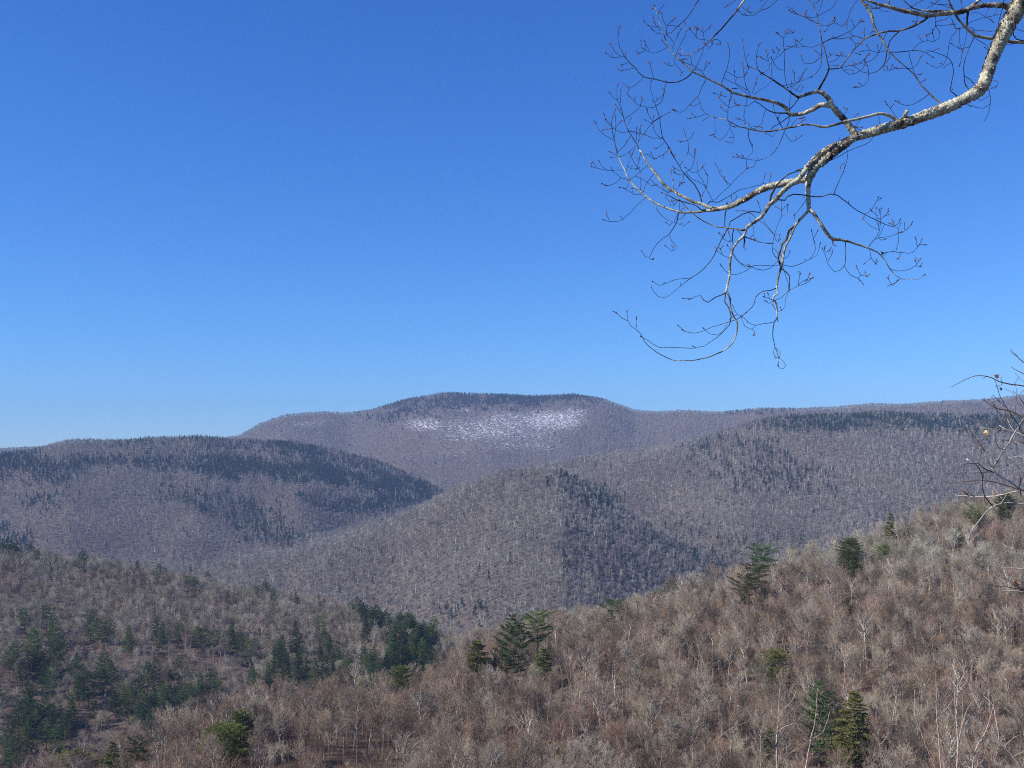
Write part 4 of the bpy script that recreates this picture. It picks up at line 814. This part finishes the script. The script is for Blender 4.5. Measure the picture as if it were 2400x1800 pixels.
 [(2, [(985,1190,34),(950,1165,26),(900,1130,22),(800,1105,20),(650,1140,20),(450,1185,18),(270,1232,17),(150,1215,15),(50,1210,14),(0,1225,13)]), (1, [(2060,1230,13),(1950,1250,12),(1800,1275,12),(1650,1262,10),(1500,1230,9),(1440,1200,8),(1380,1165,7),(1270,1140,6),(1180,1105,5),(1135,1050,4),(1128,1000,3)]),
  (1, [(1170,1108,4),(1090,1140,4),(1050,1110,3)]), (1, [(1100,1138,3),(1035,1150,3)]), (1, [(1210,1135,3),(1160,1162,3)]), (1, [(1270,1145,4),(1265,1210,4),(1270,1300,4),(1230,1315,3)]), (1, [(1415,1235,4),(1380,1310,4),(1320,1360,4),(1270,1330,3)]), (1, [(1420,1240,3),(1455,1340,3),(1435,1395,3),(1390,1380,3)]), (1, [(1590,1270,4),(1590,1330,4),(1630,1400,4)]), (1, [(1880,1255,3),(1830,1330,3),(1770,1300,3)]), (1, [(1730,1265,3),(1720,1240,3)]), (1, [(1650,1255,4),(1610,1235,3),(1595,1210,3)]), (1, [(1930,1250,4),(1880,1160,4)]), (1, [(2000,1245,4),(2040,1180,4),(2080,1150,4),(2130,1140,3)]), (1, [(2070,1215,3),(2105,1180,3)]),
  (2, [(445,1130,3),(472,1068,3)]), (2, [(545,1145,3),(578,1108,3)]), (2, [(787,1125,5),(792,1200,4),(840,1270,4)]), (2, [(610,1170,3),(550,1240,3),(620,1240,3)]), (2, [(540,1225,3),(600,1262,3)])],
 [(2, [(60,-90,8),(100,-10,8),(150,50,9),(185,150,9),(205,250,9),(235,400,10),(265,490,11),(285,570,11),(300,660,12),(275,740,14),(230,820,15),(195,885,17)]), (2, [(150,45,4),(190,20,4),(225,-10,4)]), (2, [(188,150,4),(220,70,4),(240,10,4)]), (2, [(190,155,4),(270,115,4),(340,65,4),(380,-10,4)]), (2, [(180,165,4),(90,170,4),(0,145,4),(-60,120,3)]), (2, [(200,240,6),(250,253,5),(300,247,5),(350,225,4),(362,185,3)]), (2, [(293,252,3),(290,290,3),(265,305,3)]), (2, [(190,230,4),(130,190,4),(70,148,4)]), (2, [(75,150,3),(70,130,3)]),
  (2, [(240,420,4),(140,458,4),(60,450,4),(0,460,4),(-90,450,3)]), (2, [(60,450,3),(0,400,3)]), (2, [(232,545,5),(150,610,5),(80,622,4),(50,600,4),(35,540,3)]), (2, [(305,605,4),(370,580,4),(415,540,3)]), (2, [(310,630,3),(375,637,3)]), (2, [(262,500,4),(225,545,4),(180,495,3)]), (2, [(50,740,3),(0,770,3),(75,675,3)]), (2, [(285,560,3),(315,540,3)])],
 [(2, [(2085,90,48),(2040,65,40),(2000,55,36),(1850,50,32),(1700,75,31),(1580,115,34),(1450,125,34),(1350,135,36),(1250,148,33),(1100,118,28),(1000,100,26),(880,65,22),(750,30,18),(670,0,15),(600,-40,13)]),
  (2, [(1262,160,18),(1240,190,16),(1190,220,15),(1110,260,14),(980,300,13),(860,305,12),(770,330,12),(650,372,10),(600,430,9),(560,470,9),(500,540,9),(440,630,9),(410,665,9),(350,665,9),(305,672,10)]),
  (2, [(240,418,8),(330,372,8),(440,340,6),(550,270,5),(590,230,4),(610,195,3)]), (2, [(345,375,7),(450,372,6),(550,352,6),(640,378,7)]), (2, [(548,352,4),(490,310,3),(470,245,3)]), (2, [(550,268,3),(528,200,3)]), (2, [(600,210,3),(632,208,3)]), (2, [(560,465,4),(550,420,4),(515,378,3)]), (2, [(555,425,3),(590,420,3)]), (2, [(515,540,4),(450,550,4),(415,515,3)]), (2, [(440,548,3),(390,537,3)]), (2, [(335,372,3),(332,345,3)]), (2, [(645,370,4),(645,275,3)]), (2, [(670,375,3),(710,315,3)]), (2, [(545,510,3),(600,525,3)]),
  (2, [(420,665,5),(500,725,5),(570,710,5),(630,670,4),(655,600,3)]), (2, [(440,690,3),(460,680,3),(530,680,3)]), (2, [(415,660,4),(550,630,5),(680,600,5),(760,550,5),(800,480,5),(825,400,5),(858,320,6)]), (2, [(790,510,3),(770,450,3)]), (2, [(520,635,3),(620,600,4),(680,545,3)]), (2, [(600,612,3),(655,570,3),(690,525,3)]),
  (2, [(1500,110,18),(1350,108,15),(1200,100,12),(1120,75,10),(1070,40,9),(1030,0,8),(1000,-60,8)]), (2, [(1105,70,5),(1160,30,5),(1230,-10,5)]), (2, [(1105,75,4),(1000,95,4)]), (2, [(885,65,13),(882,30,13),(880,-20,12)]), (2, [(870,60,5),(820,70,4),(760,85,4),(690,45,3)]), (2, [(800,75,3),(770,90,3),(730,80,3)]), (2, [(880,110,3),(820,105,3),(770,70,3)]), (2, [(1160,155,4),(1160,200,4),(1145,225,3)]), (2, [(1490,80,5),(1400,50,4),(1310,30,4)]), (2, [(1240,90,4),(1330,40,4),(1390,-10,4)]), (2, [(1100,80,3),(1110,110,3)]), (2, [(1150,200,3),(1130,205,3)])],
 [(2, [(560,-70,22),(610,-10,20),(680,80,20),(720,150,19),(740,250,17),(790,340,15),(850,440,14),(895,505,12),(990,600,9),(1080,680,9),(1150,750,9),(1200,830,11),(1280,910,13),(1350,970,14),(1430,1030,18),(1480,1060,22)]),
  (2, [(575,0,5),(510,100,5),(490,170,5),(430,260,5),(385,235,4),(360,180,3)]), (2, [(370,235,3),(345,205,3)]), (2, [(975,312,10),(920,360,9),(875,450,9),(860,540,9),(830,640,8),(770,690,6),(690,712,5),(620,700,4),(560,650,4),(545,610,3)]), (2, [(690,715,5),(685,790,4),(640,835,3),(555,848,3)]), (2, [(630,838,3),(605,812,3)]), (2, [(690,710,4),(680,645,4),(655,592,3)]), (2, [(560,655,3),(510,635,3)]),
  (2, [(885,500,6),(885,560,5),(850,640,5),(828,685,4),(880,688,4),(950,660,3)]), (2, [(895,680,3),(915,640,3)]), (2, [(875,680,3),(872,660,3)]), (2, [(855,490,4),(780,510,4),(700,490,3),(672,445,3)]), (2, [(700,492,3),(645,495,3)]), (2, [(900,505,8),(980,508,7),(1080,495,7),(1150,490,6),(1250,515,5),(1310,550,3)]), (2, [(1110,492,5),(1210,400,4),(1320,405,4),(1370,370,4),(1375,310,5),(1340,250,5),(1340,145,4)]), (2, [(1205,400,3),(1185,375,3)]), (2, [(1265,402,3),(1245,350,3)]), (2, [(1330,400,3),(1312,330,3)]), (2, [(1250,515,3),(1300,500,3),(1350,478,3)]),
  (2, [(1080,505,5),(1100,610,5),(1120,680,5),(1150,745,6)]), (2, [(1115,660,4),(1160,620,3),(1188,568,3)]), (2, [(1110,665,3),(1050,665,3),(970,672,3)]), (2, [(1275,915,6),(1170,990,5),(1060,1025,5),(1000,1010,4),(955,985,3)]), (2, [(1000,1010,3),(985,985,3)]), (2, [(1180,805,4),(1222,785,3)]), (2, [(1150,730,4),(1185,725,3)]), (2, [(980,1165,4),(910,1070,4),(880,1030,3),(857,998,3)]), (2, [(900,1065,3),(908,1040,3)]), (2, [(1025,1150,30),(1045,1115,27),(1062,1075,24)]),
  (2, [(1340,215,4),(1430,190,4),(1500,140,4)]), (2, [(1345,240,3),(1300,320,3),(1260,340,3)]), (2, [(1345,245,3),(1420,245,3),(1520,235,4)])],
 [(2, [(2420,470,28),(2300,430,26),(2198,412,24),(2100,408,23),(1970,388,22),(1800,362,20),(1710,335,19),(1640,275,17),(1580,210,15),(1530,140,14),(1490,60,14),(1465,0,13),(1440,-70,13)]),
  (2, [(1720,345,9),(1690,410,8),(1650,500,8),(1618,600,9),(1612,720,9),(1630,820,9),(1690,915,12)]), (2, [(1622,735,6),(1670,775,6),(1715,820,7)]), (2, [(1655,90,16),(1650,150,15),(1642,250,12)]), (2, [(1640,250,5),(1635,350,4),(1600,510,3)]), (2, [(1575,270,6),(1500,350,5),(1465,450,5),(1450,550,4),(1420,620,4),(1350,660,4),(1260,612,3)]), (2, [(1240,485,4),(1340,510,5),(1440,550,5),(1500,615,6),(1512,690,6),(1497,790,7),(1478,880,8),(1510,905,9),(1555,938,11)]),
  (2, [(1500,610,3),(1450,630,3),(1425,650,3)]), (2, [(1570,280,5),(1572,400,4),(1595,500,4),(1585,600,3),(1570,635,3)]), (2, [(1665,455,4),(1580,472,4),(1500,430,3)]), (2, [(1720,370,6),(1780,410,6),(1830,440,5),(1860,480,4)]), (2, [(1690,290,5),(1830,300,5),(1950,297,4)]), (2, [(1645,270,6),(1700,270,6),(1722,330,7)]), (2, [(2000,0,8),(1975,130,7),(1948,230,7),(1952,310,6),(1962,375,6)]), (2, [(1650,225,4),(1800,175,4),(1930,145,4)]), (2, [(1600,190,4),(1720,120,4),(1800,150,4),(1890,210,3)]), (2, [(1490,178,5),(1510,230,5),(1535,275,6),(1575,275,6)]), (2, [(1820,160,3),(1850,95,3)]), (2, [(1680,60,20),(1720,35,22),(1790,-20,22)]),
  (2, [(2100,262,5),(2198,310,5),(2300,330,6)]), (2, [(2085,290,9),(2095,340,9),(2130,385,9),(2198,402,10)]), (2, [(1900,155,3),(1940,80,3)]), (2, [(1570,150,4),(1600,90,4),(1590,20,4)]), (2, [(1520,60,3),(1450,40,3),(1380,45,3)]), (2, [(2010,430,3),(2060,440,3),(2100,420,3)]), (2, [(1840,480,3),(1825,465,3)])],
 [(2, [(2115,0,5),(2108,200,5),(2060,320,5),(1990,400,5),(1920,520,5),(1868,620,5),(1865,700,5),(1880,770,6),(1855,860,6),(1870,950,5),(1862,1070,5),(1820,1165,4)]), (2, [(1865,925,4),(1780,975,4),(1730,950,3)]), (2, [(1868,1010,4),(1800,1050,4),(1740,1045,4),(1660,1020,3)]), (2, [(1885,772,3),(1945,800,3),(1940,830,3),(1890,850,3)]),
  (2, [(740,1320,4),(700,1380,4),(560,1440,5),(480,1475,5),(350,1545,6),(200,1600,6),(0,1650,7)]), (4, [(560,205,8),(500,208,9),(420,240,9),(340,295,10),(290,350,13),(265,400,15),(235,460,17),(232,520,18)]), (2, [(395,1340,3),(440,1390,4),(475,1450,4),(483,1530,4),(450,1650,4)]), (4, [(955,160,5),(940,225,5),(905,285,5),(880,350,6),(852,432,7)]), (4, [(955,135,3),(915,155,4),(908,170,4)]), (2, [(600,1265,3),(560,1240,3)])],
 [(1, [(1620,-90,14),(1560,-10,14),(1480,100,12),(1400,200,11),(1320,290,11),(1240,370,10),(1180,430,8),(1100,500,6),(1000,535,5),(960,520,4),(938,488,3)]), (1, [(1300,320,6),(1250,360,6),(1225,395,6),(1240,430,7),(1205,475,5),(1185,435,4)]), (1, [(1240,390,5),(1290,383,5),(1325,400,4),(1325,430,3),(1295,430,3)]), (1, [(1210,392,4),(1160,385,4),(1100,380,4),(1060,330,4),(1025,280,3)]), (1, [(1075,345,3),(1090,290,3)]), (1, [(1955,-60,5),(1860,10,5),(1800,70,5),(1720,95,5),(1640,155,4),(1540,145,4)]), (1, [(1540,145,3),(1505,115,3)]), (1, [(1830,-60,5),(1780,0,5),(1700,90,4),(1630,125,4),(1580,115,4),(1540,75,3)]), (1, [(1570,105,3),(1580,90,3)]), (1, [(1500,-30,3),(1440,20,4),(1395,45,4)]), (1, [(1010,535,3),(940,535,2)]), (1, [(1685,-40,3),(1715,15,3),(1735,0,3)]),
  (1, [(2290,235,6),(2198,195,6),(2140,168,5),(2060,130,5),(2015,85,3)]), (1, [(2040,115,3),(1995,105,3)]), (1, [(2145,165,3),(2150,140,3)])],
]
NAMES = ['branch'] * len(GROUPS)
tips = []
for gi_, G_ in enumerate(GROUPS):
    st = [SK.stroke(c, p) for c, p in G_]
    br = rel(st); ob = bark_mesh('branch', br, oak, M['oak'])
    bud = MB(); rr = random.Random(90 + gi_)
    for (res, rad), (c, p) in zip(br, G_):
        if rad[-1] < .0044:
            a, b = Vector(res[-2]), Vector(res[-1]); t = (b - a).normalized()
            bud.tube([b - t * .002, b + t * .003, b + t * .007, b + t * .011], [.0018, .0028, .0022, .0006], 5)
            for q_ in range(rr.choice([0, 1, 1])):
                k = rr.randrange(max(1, len(res) // 2), len(res)); s0 = Vector(res[k]); d = (t + Vector((rr.uniform(-1, 1), rr.uniform(-1, 1), rr.uniform(-.4, 1)))).normalized()
                bud.tube([s0, s0 + d * .010, s0 + d * .018, s0 + d * .022], [.0014, .0012, .0024, .0006], 4)
    if bud.v: bud.build('buds', [M['bud']], ob)
# lichen scales and loose bark standing off the thick limb
fl = MB(); rr = random.Random(17)
for res, rad in mainr + rel([SK.stroke(*FORK[0])]):
    for i in range(len(res) - 1):
        a, b = Vector(res[i]), Vector(res[i + 1]); t = (b - a)
        if t.length < 1e-6: continue
        n_ = int(6 * rad[i] / .03) + 1; ax_ = t.normalized(); u_ = ax_.orthogonal().normalized()
        for q_ in range(n_):
            ang_ = rr.uniform(0, 6.283); o_ = rot_about(u_, ax_, ang_); c_ = a.lerp(b, rr.random()) + o_ * rad[i] * rr.uniform(.93, 1.05)
            s_ = rr.uniform(.0025, .006); w_ = ax_.cross(o_)
            k = len(fl.v); m_ = 5
            for j in range(m_): an = 6.283 * j / m_; fl.v.append(tuple(c_ + (ax_ * math.cos(an) * s_ * rr.uniform(.7, 1.5) + w_ * math.sin(an) * s_ * rr.uniform(.6, 1.2)) + o_ * rr.uniform(-.002, .004)))
            fl.v.append(tuple(c_ + o_ * s_ * rr.uniform(.3, .8)))
            for j in range(m_): fl.f.append((k + j, k + (j + 1) % m_, k + m_)); fl.m.append(0)
lo = fl.build('lichen', [M['lichen']], limb_o)
# the trunk stands just outside the view on the right
e0 = Vector(mainr[0][0][0])
trunk_pts = [(0, 0, -.4), (.02, 0, .6), (.05, .02, 2), (.02, .05, 3.6), (-.05, .05, 5.2), (.0, .1, 7.5), (.1, .2, 10)]
TR = MB(); TR.tube(trunk_pts, [.34, .26, .23, .20, .17, .12, .05], 24, cap=True, rough=.05)
jt = Vector((-.03, .04, 4.6)); TR.tube([tuple(jt), tuple(jt.lerp(e0, .35) + Vector((0, 0, .10))), tuple(jt.lerp(e0, .75) + Vector((0, 0, .07))), tuple(e0)], [.10, .07, .05, mainr[0][1][0] * 1.02], 18, rough=.05)
for k, (zz_, az_) in enumerate([(6, 1.2), (7, 3.9), (8, 5.5), (6.6, 2.4), (8.8, .3), (5.4, 5.9)]):
    b_ = Vector((.05, .1, zz_)); d_ = Vector((math.cos(az_), math.sin(az_), .7)).normalized()
    if d_.x < -.3: continue
    q = b_ + d_ * 1.6; TR.tube([b_, b_ + d_ * .8 + Vector((0, 0, .05)), q, q + Vector((d_.x * .5, d_.y * .5, 1.0))], [.07, .05, .03, .008], 8)
to = TR.build('trunk', [M['oak']], oak, smooth=True)
a = to.data.attributes.new('lichen', 'FLOAT', 'POINT'); a.data.foreach_set('value', np.full(len(to.data.vertices), .08, np.float32))
# the limb that crosses in front of the main one comes off the trunk as well
bb = Vector(rel([([tuple(x) for x in [main[0][0][0]]], [1])])[0][0][0])

# ------------------------------------------------ twiggy shrub at the right edge
S6 = Sketch(4.0, 11, .8)
SH = [(6, [(1500,470,12),(1250,410,10),(995,385,9),(900,372,8),(780,350,8),(720,318,7),(630,295,6),(530,312,5),(440,355,4),(365,398,3)], 'd'),
 (6, [(1500,520,10),(1200,330,8),(995,185,7),(940,130,6),(890,78,4)], 'd'), (6, [(1500,560,9),(1200,400,7),(995,285,6),(930,250,5),(882,222,4)], 'd'), (6, [(1100,420,3),(995,350,3),(950,310,3),(920,268,3)], 'd'),
 (6, [(745,335,5),(770,410,6),(800,500,6),(850,580,7),(900,650,7),(950,730,7),(1010,820,8),(1500,1100,12)], 'd'),
 (6, [(1500,830,18),(1200,740,16),(995,660,14),(930,625,12),(870,600,11),(780,585,10),(700,545,9),(628,490,6)], 'd'), (6, [(830,565,5),(770,510,5),(730,460,5),(685,515,3)], 'd'),
 (6, [(1500,300,14),(1150,480,10),(995,665,9),(950,740,9),(905,800,10),(870,870,10),(825,935,10),(770,1020,10),(720,1090,10)], 'p'), (6, [(825,940,7),(780,920,7),(755,880,6),(745,810,6),(765,720,6),(810,680,6),(835,600,5)], 'd'),
 (6, [(720,1090,9),(680,1020,8),(650,930,8),(600,870,7),(550,800,6),(495,725,5)], 'p'), (6, [(645,940,8),(590,880,8),(530,820,7),(480,755,6)], 'd'), (6, [(650,920,5),(662,850,4),(695,810,4)], 'd'),
 (6, [(1500,1010,14),(1200,900,11),(995,815,9),(900,775,8),(830,755,7),(780,725,5)], 'p'), (6, [(835,762,6),(740,762,5),(610,745,4)], 'p'),
 (6, [(1500,1500,20),(1200,1380,16),(1000,1290,13),(940,1260,12),(860,1205,11),(760,1145,10),(720,1095,9)], 'p'), (6, [(740,1135,8),(660,1100,8),(600,1060,7),(520,1050,6),(440,1085,5),(360,1140,4),(318,1175,3),(350,1225,3)], 'd'),
 (6, [(560,1045,7),(610,1100,8),(635,1160,8),(635,1260,8),(650,1330,8),(690,1390,9),(730,1420,10)], 'd'), (6, [(1000,1290,11),(920,1270,9),(800,1230,9),(700,1210,8),(600,1200,7),(480,1212,5),(355,1225,4)], 'd'),
 (6, [(960,1290,9),(860,1310,8),(740,1335,8),(620,1345,7),(520,1340,6),(400,1328,5)], 'p'), (6, [(520,1335,6),(470,1295,6),(420,1260,5)], 'd'), (6, [(550,1350,4),(480,1380,3),(370,1405,3)], 'd'),
 (6, [(1500,1480,16),(1200,1420,13),(1000,1410,12),(900,1395,11),(800,1400,10),(730,1420,10),(660,1480,8),(600,1560,7),(530,1645,5)], 'p'), (6, [(820,1380,5),(770,1310,5),(730,1260,4)], 'p'), (6, [(1000,1360,7),(970,1330,8),(960,1260,9),(970,1190,9),(950,1120,6)], 'd'), (6, [(970,1190,8),(1000,1150,8),(960,1100,7),(915,1070,6)], 'd'), (6, [(780,1420,5),(830,1350,5),(850,1310,4)], 'p'),
 (6, [(1300,960,8),(1000,990,6),(920,995,5),(860,1005,4)], 'p'), (6, [(760,850,5),(880,860,5),(1000,870,5),(1300,960,7)], 'd'), (6, [(1200,760,8),(995,540,7),(950,470,5),(900,430,4)], 'd'), (6, [(930,520,4),(900,450,4),(830,410,3)], 'd'), (6, [(945,470,3),(1000,420,3)], 'd'), (6, [(800,650,3),(740,560,3),(720,520,3)], 'd'), (6, [(930,500,3),(932,405,3)], 'd'),
 (6, [(850,600,6),(870,680,6),(940,790,6),(1000,900,6)], 'd'), (6, [(700,545,4),(740,520,3),(750,545,3)], 'd'), (6, [(690,1200,4),(715,1130,4),(780,1020,4)], 'd'), (6, [(500,1130,3),(560,1125,4),(640,1130,5),(700,1135,5)], 'p'), (6, [(640,1165,3),(660,1130,3),(700,1115,3)], 'd'), (6, [(770,600,3),(760,680,3),(790,700,3)], 'd'), (6, [(850,670,3),(880,740,3),(920,790,3)], 'p'), (6, [(800,1090,3),(860,1065,3)], 'd'),
 (7, [(1000,640,8),(766,590,7),(700,560,5),(640,510,4)], 'd'), (7, [(766,592,5),(680,578,4),(580,572,3)], 'd'), (7, [(1000,470,7),(766,385,5),(700,360,4),(640,318,3)], 'p'), (7, [(1000,500,6),(740,466,4),(630,457,3)], 'p'), (7, [(900,620,5),(700,598,4),(635,598,3)], 'p'), (7, [(766,350,3),(742,335,3)], 'd')]
sx = (2130 + 1550 / 3.685 - CX24) / F24 * 4.0
shrub = empty('twiggy_shrub', (sx, 4.0, z1(sx, 4.0)))
tag(shrub, 'twiggy leafless shrub at the right edge with a few dry leaves clinging on', 'shrub')
ds = {'d': [], 'p': []}
S6.ws = 1.0
for c, p, k in SH: ds[k].append(S6.stroke(c, p))
rr = random.Random(23); base_pts = [q for q in S6.pts if q[0] > 2235]
for q_ in range(95):          # the fine tangle of side twigs
    x, y, Yd, w_ = rr.choice(base_pts); a_ = rr.uniform(0, 6.283); L_ = rr.uniform(10, 38); cv = rr.uniform(-.05, .05); p_ = [((x - 2130) * 3.685, (y - 800) * 3.685, 5)]
    for k_ in range(4):
        x += math.cos(a_) * L_ / 4; y += math.sin(a_) * L_ / 4; a_ += cv * 8 + rr.uniform(-.25, .25); p_.append(((x - 2130) * 3.685, (y - 800) * 3.685, 4 - .6 * k_))
    ds['d' if rr.random() < .8 else 'p'].append(S6.stroke(6, p_))
bark_mesh('dark_twigs', rel(ds['d'], shrub), shrub, M['darkstem']); bark_mesh('pale_twigs', rel(ds['p'], shrub), shrub, M['palestem'])
stem = MB(); top = Vector((0, .05, 3.6))
stem.tube([(0, 0, -.3), (.03, .0, .8), (-.04, .02, 1.6), (.02, .04, 2.4), (0, .05, 3.3), (-.05, .1, 4.2)], [.03, .026, .022, .018, .013, .006], 8)
stem.tube([(.02, 0, -.3), (.16, .1, .9), (.2, .1, 2.0), (.1, .1, 3.0)], [.022, .018, .014, .006], 8)
stem.build('stem', [M['darkstem']], shrub)
def leaf(name, c, p, size, mat, Y, seed, parent_loc, curl=.6):
    rr = random.Random(seed); x, y = to_src(c, p); C = Vector(((x - CX24) / F24 * Y, Y, (YH24 - y) / F24 * Y)) - Vector(parent_loc); B = MB()
    ax = Vector((rr.uniform(-.4, .4), rr.uniform(-.3, .3), -1)).normalized(); sd_ = Vector((1, rr.uniform(-.5, .5), 0)).normalized(); up = ax.cross(sd_); n = 7; m = 5
    for i in range(n):
        t = i / (n - 1); w = size * .5 * math.sin(math.pi * min(1, t * .92 + .08)) ** .8 * (1 + .25 * math.sin(i * 2.3 + seed))
        for j in range(m):
            s = (j / (m - 1) - .5) * 2
            B.v.append(tuple(C + ax * (t - .2) * size + sd_ * s * w + up * (size * curl * (.35 * s * s + .3 * math.sin(t * 3 + s)) + rr.uniform(-.04, .04) * size)))
    for i in range(n - 1):
        for j in range(m - 1): a = i * m + j; B.f.append((a, a + 1, a + m + 1, a + m)); B.m.append(0)
    o = B.build(name, [mat], None, smooth=True); return o
for nm, c, p, sz, mt, lb in [('dry_leaf', 6, (668,775), 44, 'tanleaf', 'curled tan dead leaf'), ('dry_leaf', 6, (497,1018), 34, 'whiteleaf', 'small bleached leaf scrap'), ('dry_leaf', 6, (787,405), 30, 'bud', 'dark shrivelled hanging leaf'), ('dry_leaf', 6, (755,295), 40, 'bud', 'curled dark leaf scrap'), ('dry_leaf', 6, (915,372), 22, 'bud', 'tiny dark leaf scrap')]:
    o = leaf(nm, c, p, sz / 3.685 / F24 * 4.0, M[mt], SK and (S6.depth_near(*to_src(c, p), 1) or 4.0), hash((c, p)) % 97, shrub.location); o.parent = shrub; o['label'] = lb
o = leaf('dry_leaf', 7, (720, 545), 40 / 2.553 / F24 * 4.0, M['orangeleaf'], S6.depth_near(*to_src(7, (720, 560)), 1) or 4.0, 5, shrub.location); o.parent = shrub; o['label'] = 'curled orange dead leaf'

# ------------------------------------------------ saplings rising into the bottom of the view
SAP = [
 ('sapling', 10.5, 'forked pale sapling, leftmost of the bare stems rising at the bottom edge', 'p',
  [[(470,1700,15),(463,1550,14),(468,1400,12),(475,1300,9),(480,1200,6),(487,1060,4)], [(470,1325,5),(420,1300,5),(320,1290,4)], [(470,1400,6),(520,1365,6),(600,1340,4)], [(458,1510,11),(400,1430,9),(350,1370,8),(300,1300,6),(260,1240,5),(185,1217,4)], [(478,1270,5),(560,1200,4),(600,1120,3)], [(430,1555,4),(385,1572,4)], [(475,1440,4),(500,1440,4),(530,1410,3)], [(275,1330,4),(150,1370,3),(50,1450,3)], [(470,1540,5),(555,1500,4)]]),
 ('sapling', 10.8, 'slim sapling with one high fork just right of the leftmost bare stem', 'p',
  [[(660,1700,10),(685,1560,9),(705,1450,8),(735,1320,6),(745,1200,5),(750,1095,3)], [(705,1455,6),(660,1380,6),(620,1300,4)], [(710,1460,6),(790,1400,5),(825,1310,3),(835,1260,3)], [(692,1475,4),(650,1450,3)]]),
 ('sapling', 9.8, 'straight sapling with opposite side twigs, left of the tallest stem', 'p',
  [[(1625,1700,9),(1608,1450,8),(1593,1290,7),(1590,1100,5),(1590,950,3)], [(1593,1290,4),(1550,1240,4),(1520,1180,3)], [(1592,1292,5),(1490,1245,4)], [(1595,1282,5),(1660,1245,4),(1710,1170,3)], [(1605,1450,4),(1560,1380,3),(1500,1300,3)]]),
 ('sapling', 9.6, 'tallest pinkish sapling rising highest at the bottom right', 'p',
  [[(1735,1700,12),(1745,1500,11),(1740,1400,9),(1725,1250,7),(1718,1100,5),(1718,900,3)], [(1745,1500,8),(1770,1380,7),(1800,1270,5),(1840,1180,3)], [(1740,1380,4),(1700,1330,3),(1660,1260,3)], [(1760,1440,5),(1775,1300,4),(1780,1140,3)]]),
 ('sapling', 10.2, 'long curved sapling bending up from the left of the tallest stem', 'p',
  [[(1610,1720,8),(1530,1530,7),(1480,1400,6),(1440,1280,5),(1438,1105,3)], [(1515,1500,4),(1560,1480,3),(1570,1430,3)]]),
 ('sapling', 9.4, 'crooked pale sapling crossing right of the tallest stem', 'p',
  [[(1840,1710,11),(1870,1530,10),(1930,1420,8),(1975,1290,6),(2000,1180,4)], [(1850,1570,8),(1900,1470,7),(1935,1340,5),(1945,1160,3)], [(1860,1545,5),(1800,1560,5),(1775,1480,4),(1770,1450,3)], [(1855,1560,5),(1820,1460,4),(1810,1330,3)]]),
 ('sapling', 11.0, 'thin dark red sapling arching up between the two sapling clumps', 'd',
  [[(1405,1690,6),(1330,1570,5),(1290,1480,4),(1272,1300,3)], [(1500,1690,5),(1420,1500,4),(1380,1350,3)]]),
 ('sapling', 8.8, 'pale leaning sapling with slanting side shoots at the bottom right corner', 'p',
  [[(2290,1760,14),(2211,1680,13),(2100,1540,11),(2000,1440,8),(1900,1350,5),(1820,1280,3)], [(2035,1475,7),(2025,1390,6),(1990,1220,5),(1930,1150,3)], [(2130,1580,6),(2211,1540,5),(2300,1500,4)], [(2070,1510,6),(2150,1440,4),(2200,1420,3)], [(1960,1400,4),(1900,1420,3)]]),
 ('sapling', 9.0, 'very thin dark sapling leaning in front of the sapling trio', 'd',
  [[(1560,1690,5),(1480,1540,4),(1420,1450,3)], [(1680,1690,5),(1640,1500,4),(1600,1370,3)]]),
]
for k, (nm, Y, lb, tone_, strokes) in enumerate(SAP):
    S8 = Sketch(Y, 40 + k, .7); S8.ws = .72; st = [S8.stroke(8, s_) for s_ in strokes]
    bx, bz = st[0][0][0][0], st[0][0][0][2]; gz = z1(bx, Y)
    loc = (bx, Y, gz); e = empty(nm, loc); tag(e, lb, 'sapling', 'bare saplings at the bottom edge')
    L = Vector(loc); mt_ = M['sapbark'] if tone_ == 'p' else M['darkstem']
    r0 = st[0][1][0]
    foot = [(0, 0, -.2), (.05, .0, (bz - gz) * .4), (.02, 0, (bz - gz) * .75), (0, 0, bz - gz)]
    main_ = [(foot[:-1] + [tuple(Vector(p) - L) for p in st[0][0]], [r0 * 1.5, r0 * 1.3, r0 * 1.1] + st[0][1])]
    bark_mesh('stem', main_, e, mt_, sides=8)
    sub = rel(st[1:], e)
    if tone_ == 'd': # the second thin stem also reaches the ground
        p0 = sub[0][0][0]; sub[0] = ([(p0[0] + .05, 0, z1(bx, Y) - gz - .2), (p0[0], 0, p0[2] * .5)] + sub[0][0], [sub[0][1][0] * 1.4] * 2 + sub[0][1])
    for s_ in sub: bark_mesh('side_twig', [s_], e, mt_, sides=5)
